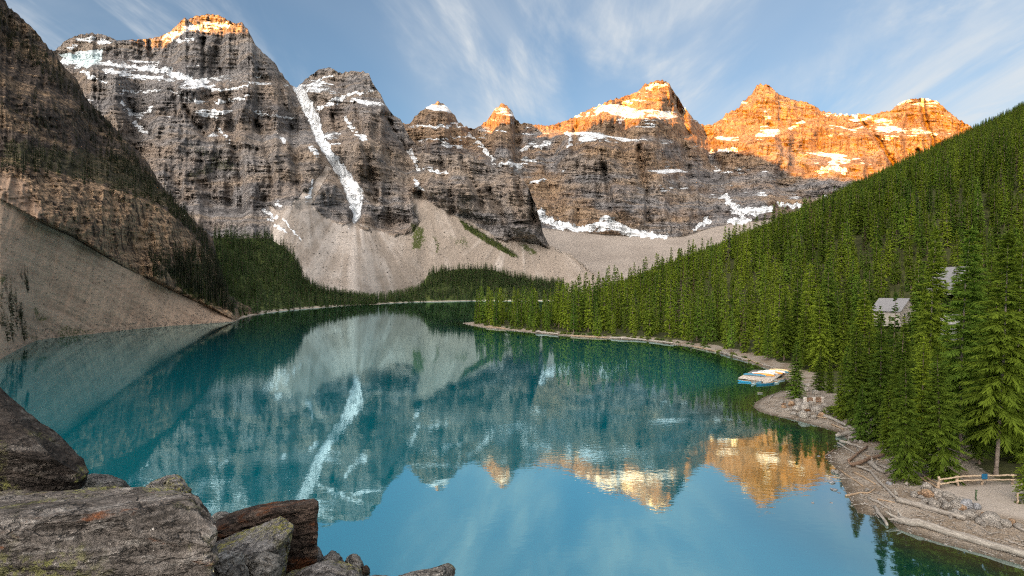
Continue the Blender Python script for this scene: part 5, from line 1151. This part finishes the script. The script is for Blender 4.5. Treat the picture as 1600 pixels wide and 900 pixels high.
# ---- timber crib on the bank
p0 = on_land(1272, 630); cr = empty('timber_crib', p0); tag(cr, 'low timber crib of pale posts and brown planks on the bank', 'retaining wall')
M_conc = plain('bleached post', (0.50, 0.47, 0.43), 0.85, 0.2); M_plank = wood_mat('brown plank', (0.30, 0.19, 0.12), (0.17, 0.10, 0.065))
k_ = p0.y / F
for i, dx in enumerate((-14, 0, 14)): box('post', (dx * k_, 0.1 * i, 0.42), (0.42, 0.42, 1.15), M_conc, cr, 0.1, 0.03)
for i, dx in enumerate((-7, 7)):
    for j, z in enumerate((0.80, 0.52, 0.24)): box('plank', (dx * k_, 0.05 + 0.1 * i, z), (11.2 * k_, 0.10, 0.22), M_plank, cr, 0.03, 0.01)
# ---- dock
M_deck = wood_mat('grey deck plank', (0.52, 0.48, 0.43), (0.36, 0.32, 0.28)); M_under = plain('dark float', (0.04, 0.04, 0.04), 0.7)
def at_z(px, py, z): Y = (CH - z) * F / (py - HZ); return Vector(((px - 800) / F * Y, Y, z))
dA, dB, dC, dD = at_z(1154.5, 589.5, 0.5), at_z(1204, 596, 0.5), at_z(1228, 579, 0.5), at_z(1178, 577.5, 0.5)
dk = empty('dock', (dA.x, dA.y, 0)); tag(dk, 'low floating wooden dock with canoes stored on it', 'dock'); d0 = Vector((dA.x, dA.y, 0))
npl = 22
for i in range(npl):
    t0, t1 = i / npl + 0.004, (i + 1) / npl - 0.004
    q = [dA.lerp(dB, t0), dA.lerp(dB, t1), dD.lerp(dC, t1), dD.lerp(dC, t0)]
    co = [v - d0 for v in q] + [v - d0 - Vector((0, 0, 0.06)) for v in q]
    link('plank', mesh_np('plank', [tuple(v) for v in co], np.array([[0, 1, 2, 3], [7, 6, 5, 4], [0, 4, 5, 1], [1, 5, 6, 2], [2, 6, 7, 3], [3, 7, 4, 0]]), M_deck), dk)
def beam(name, a, b_, w, h, z, mat, par, o0):
    a, b_ = a - o0, b_ - o0; d = b_ - a; return box(name, ((a.x + b_.x) / 2, (a.y + b_.y) / 2, z), (d.length, w, h), mat, par, math.atan2(d.y, d.x), 0.01)
beam('edge_beam', dA, dB, 0.14, 0.2, 0.36, M_deck, dk, d0); beam('edge_beam', dB, dC, 0.14, 0.2, 0.36, M_deck, dk, d0); beam('edge_beam', dD, dA, 0.14, 0.2, 0.36, M_deck, dk, d0)
for t_ in (0.12, 0.5, 0.88): beam('float', dA.lerp(dB, t_) * 0.97 + dD.lerp(dC, t_) * 0.03, dD.lerp(dC, t_), 0.7, 0.34, 0.13, M_under, dk, d0)
# ---- canoes
def paint(name, col): return plain(name, col, 0.35, 0.12, 3.0, 0.5)
M_cb = paint('blue canoe', (0.02, 0.16, 0.27)); M_cw = paint('white canoe', (0.72, 0.72, 0.70)); M_co = paint('orange canoe', (0.80, 0.30, 0.03)); M_cg = paint('grey canoe', (0.45, 0.47, 0.48)); M_cl = paint('light blue boat', (0.03, 0.25, 0.42)); M_cy = paint('straw canoe', (0.70, 0.52, 0.25)); M_inn = plain('canoe inside', (0.25, 0.20, 0.14), 0.7)
def hull_shape(Ln, beam_, dep, n=15, m=9, inset=0.0):
    V = []
    for i in range(n):
        t_ = -1 + 2 * i / (n - 1); w = beam_ / 2 * max(0.02, (1 - abs(t_) ** 2.3)) - inset * (1 - abs(t_) ** 6); sh_ = 0.32 * dep * abs(t_) ** 3
        for j in range(m):
            a = -math.pi / 2 + math.pi * j / (m - 1); sx_ = math.copysign(abs(math.sin(a)) ** 0.7, math.sin(a)); cz = abs(math.cos(a)) ** 0.6
            V.append((t_ * Ln / 2 * (1 - inset * 0.15), max(w, 0.01) * sx_, dep + sh_ - (dep - inset) * cz * (1 - 0.25 * abs(t_) ** 4) - (0 if cz > 0.05 else 0)))
    return np.array(V), grid_faces(n, m)
HULL = hull_shape(4.8, 0.92, 0.42)
def canoe(center, ang, mat, label, flipped=True, name='canoe', s=1.0):
    root = empty(name, center, ang, s); V, f = HULL
    q = V.copy()
    if flipped: q[:, 2] = 0.56 - q[:, 2]
    h = link('hull', mesh_np('hull', q, f, mat, True), root)
    n, m = 15, 9
    for j in (0, m - 1):
        V2, fl = tube([tuple(q[i * m + j]) for i in range(n)], [0.028, 0.028], 700 + j, 6, 0.0); link('gunwale', mesh_np('gunwale', V2, fl, M_dwt), root)
    if not flipped:
        V3, f3 = hull_shape(4.7, 0.9, 0.42, inset=0.035); link('lining', mesh_np('lining', V3, f3[:, ::-1], M_inn, True), root)
        for x in (-1.3, 0.1, 1.2): box('seat', (x, 0, 0.33), (0.24, 0.74 if abs(x) < 1 else 0.55, 0.03), M_dwt, root)
    return tag(root, label, 'canoe', 'canoes at the dock')
cn = [((1165,583.6),(1193,586.5),M_cb,'blue upturned canoe nearest the outer end of the dock'),((1181,582.2),(1204,587.0),M_co,'orange upturned canoe beside the outermost blue canoe'),((1178,580.8),(1206,585.2),M_cw,'white upturned canoe behind the orange canoe'),((1185,579.5),(1212,584.8),M_cg,'grey upturned canoe in the middle of the dock row'),((1189,578.4),(1214,583.4),M_cw,'white upturned canoe behind the grey canoe'),((1195,577.6),(1216,584.6),M_co,'orange upturned canoe further up the dock'),((1199,577),(1220,582.2),M_cw,'white upturned canoe near the shore end'),((1208,576.6),(1222,582.6),M_cb,'blue upturned canoe at the shore end of the row'),((1212,575.8),(1226,579.8),M_cy,'straw coloured upturned canoe nearest the shore')]
angs = math.atan2(-1.9, 1.0) * 0 + -0.62
for i, (a, b2, m_, lab) in enumerate(cn):
    q = at_z((a[0] + b2[0]) / 2, (a[1] + b2[1]) / 2 + 2.0, 0.55); canoe((q.x, q.y, 0.51), angs + 0.04 * math.sin(i * 2.3), m_, lab)
for px, py, an, m_, lab in ((1171,597.5,-0.55,M_cl,'light blue canoe floating at the dock corner'),(1179,598.5,0.9,M_cw,'white rowing boat moored before the dock'),(1196,600.5,0.30,M_cb,'blue canoe floating along the dock front'),(1205,599.0,0.42,M_cw,'white canoe moored beside the dock front'),(1218,594.5,0.62,M_cg,'pale grey canoe moored near the shore end of the dock')):
    q = at_z(px, py, 0.0); canoe((q.x, q.y, -0.10), an, m_, lab, False)
# ---- cabin and lodge in the wood
M_side = plain('pale board siding', (0.38, 0.36, 0.33), 0.8, 0.15, 2.0); M_roof = plain('grey metal roof', (0.20, 0.20, 0.21), 0.5, 0.12, 2.0, 0.4); M_trim = plain('pale trim', (0.40, 0.40, 0.39), 0.6, 0.06); M_glass = plain('window glass', (0.04, 0.05, 0.06), 0.1, 0.1, 1.0, 0.6); M_wall2 = plain('light lodge wall', (0.45, 0.45, 0.43), 0.8, 0.12, 1.0); M_gw = plain('pale green wall', (0.33, 0.37, 0.31), 0.8, 0.12, 1.0)
def house(name, px, Y, w, d, eave_py, ridge_py, rz, label, wall, roof):
    x = (px - 800) / F * Y; zb = gz(x, Y) - 0.6; ze = CH + (HZ - eave_py) / F * Y - zb; zr = CH + (HZ - ridge_py) / F * Y - zb
    root = empty(name, (x, Y, zb), rz); tag(root, label, 'building')
    V = [(-w/2,-d/2,0),(w/2,-d/2,0),(w/2,d/2,0),(-w/2,d/2,0),(-w/2,-d/2,ze),(w/2,-d/2,ze),(w/2,d/2,ze),(-w/2,d/2,ze),(0,-d/2,zr),(0,d/2,zr)]
    me = bpy.data.meshes.new('wall'); me.from_pydata(V, [], [(0,1,5,8,4),(1,2,6,5),(2,3,7,9,6),(3,0,4,7)]); me.materials.append(wall); wl_ = link('wall', me, root)
    bn = int(w / 0.42)
    for i in range(bn + 1):
        xx = -w / 2 + w * i / bn; hh_ = ze + (zr - ze) * (1 - abs(xx) / (w / 2)); box('batten', (xx, -d / 2 - 0.02, hh_ / 2), (0.06, 0.04, hh_ - 0.1), wall, wl_)
    ov = 0.6; sl = (zr - ze) / (w / 2)
    rf = None
    for sgn in (-1, 1):
        a = (0, zr + 0.12); b2 = (sgn * (w / 2 + ov), ze - ov * sl + 0.12); th = 0.16
        q = [(a[0], -d/2-ov, a[1]), (b2[0], -d/2-ov, b2[1]), (b2[0], d/2+ov, b2[1]), (a[0], d/2+ov, a[1])]
        me = bpy.data.meshes.new('roof'); me.from_pydata(q + [(p[0], p[1], p[2] + th) for p in q], [], [(3,2,1,0),(4,5,6,7),(0,1,5,4),(1,2,6,5),(2,3,7,6),(3,0,4,7)]); me.materials.append(roof); rf = link('roof', me, root)
    for (wx, wz, ww, wh) in ((-w * 0.24, ze * 0.72, 1.3, 1.5), (w * 0.24, ze * 0.72, 1.3, 1.5), (-w * 0.24, ze * 0.3, 1.3, 1.5)):
        g = box('window', (wx, -d/2 - 0.05, wz), (ww, 0.05, wh), M_glass, root)
        for dx, dz, sx_, sz_ in ((0, wh/2, ww + 0.3, 0.14), (0, -wh/2, ww + 0.3, 0.14), (-ww/2, 0, 0.14, wh), (ww/2, 0, 0.14, wh)): box('frame', (wx + dx, -d/2 - 0.085, wz + dz), (sx_, 0.07, sz_), M_trim, g)
    dr = box('door', (w * 0.24, -d/2 - 0.05, 1.25), (1.0, 0.06, 2.1), M_plank, root); box('handle', (w * 0.24 + 0.38, -d/2 - 0.1, 1.2), (0.06, 0.05, 0.16), M_roof, dr)
    return root
house('cabin', 1397, 201, 12.5, 9, 485, 467, 0.55, 'grey gabled cabin half hidden by the spruces', M_side, M_roof)
house('lodge', 1492, 212, 17, 10, 452, 418, 0.25, 'tall pale lodge glimpsed between the spruce trunks', M_wall2, M_roof)
house('shed', 1493, 162, 9, 6, 505, 492, 0.3, 'low pale green shed behind the spruces below the lodge', M_gw, M_trim)

# ------------------------------------------------------------------ things alike take their place in the row, counted from the left
bpy.context.view_layer.update()
same = {}
for o in scene.objects:
    if o.parent is None and 'label' in o and 'kind' not in o: same.setdefault(o['label'], []).append(o)
for lab, obs in same.items():
    if len(obs) < 2: continue
    obs.sort(key=lambda q: q.matrix_world.translation.x / max(q.matrix_world.translation.y, 1.0))
    for i, o in enumerate(obs):
        n_ = i + 1; suf = 'th' if 10 <= n_ % 100 <= 20 else {1: 'st', 2: 'nd', 3: 'rd'}.get(n_ % 10, 'th')
        o['label'] = '%s, %d%s from left' % (lab, n_, suf)
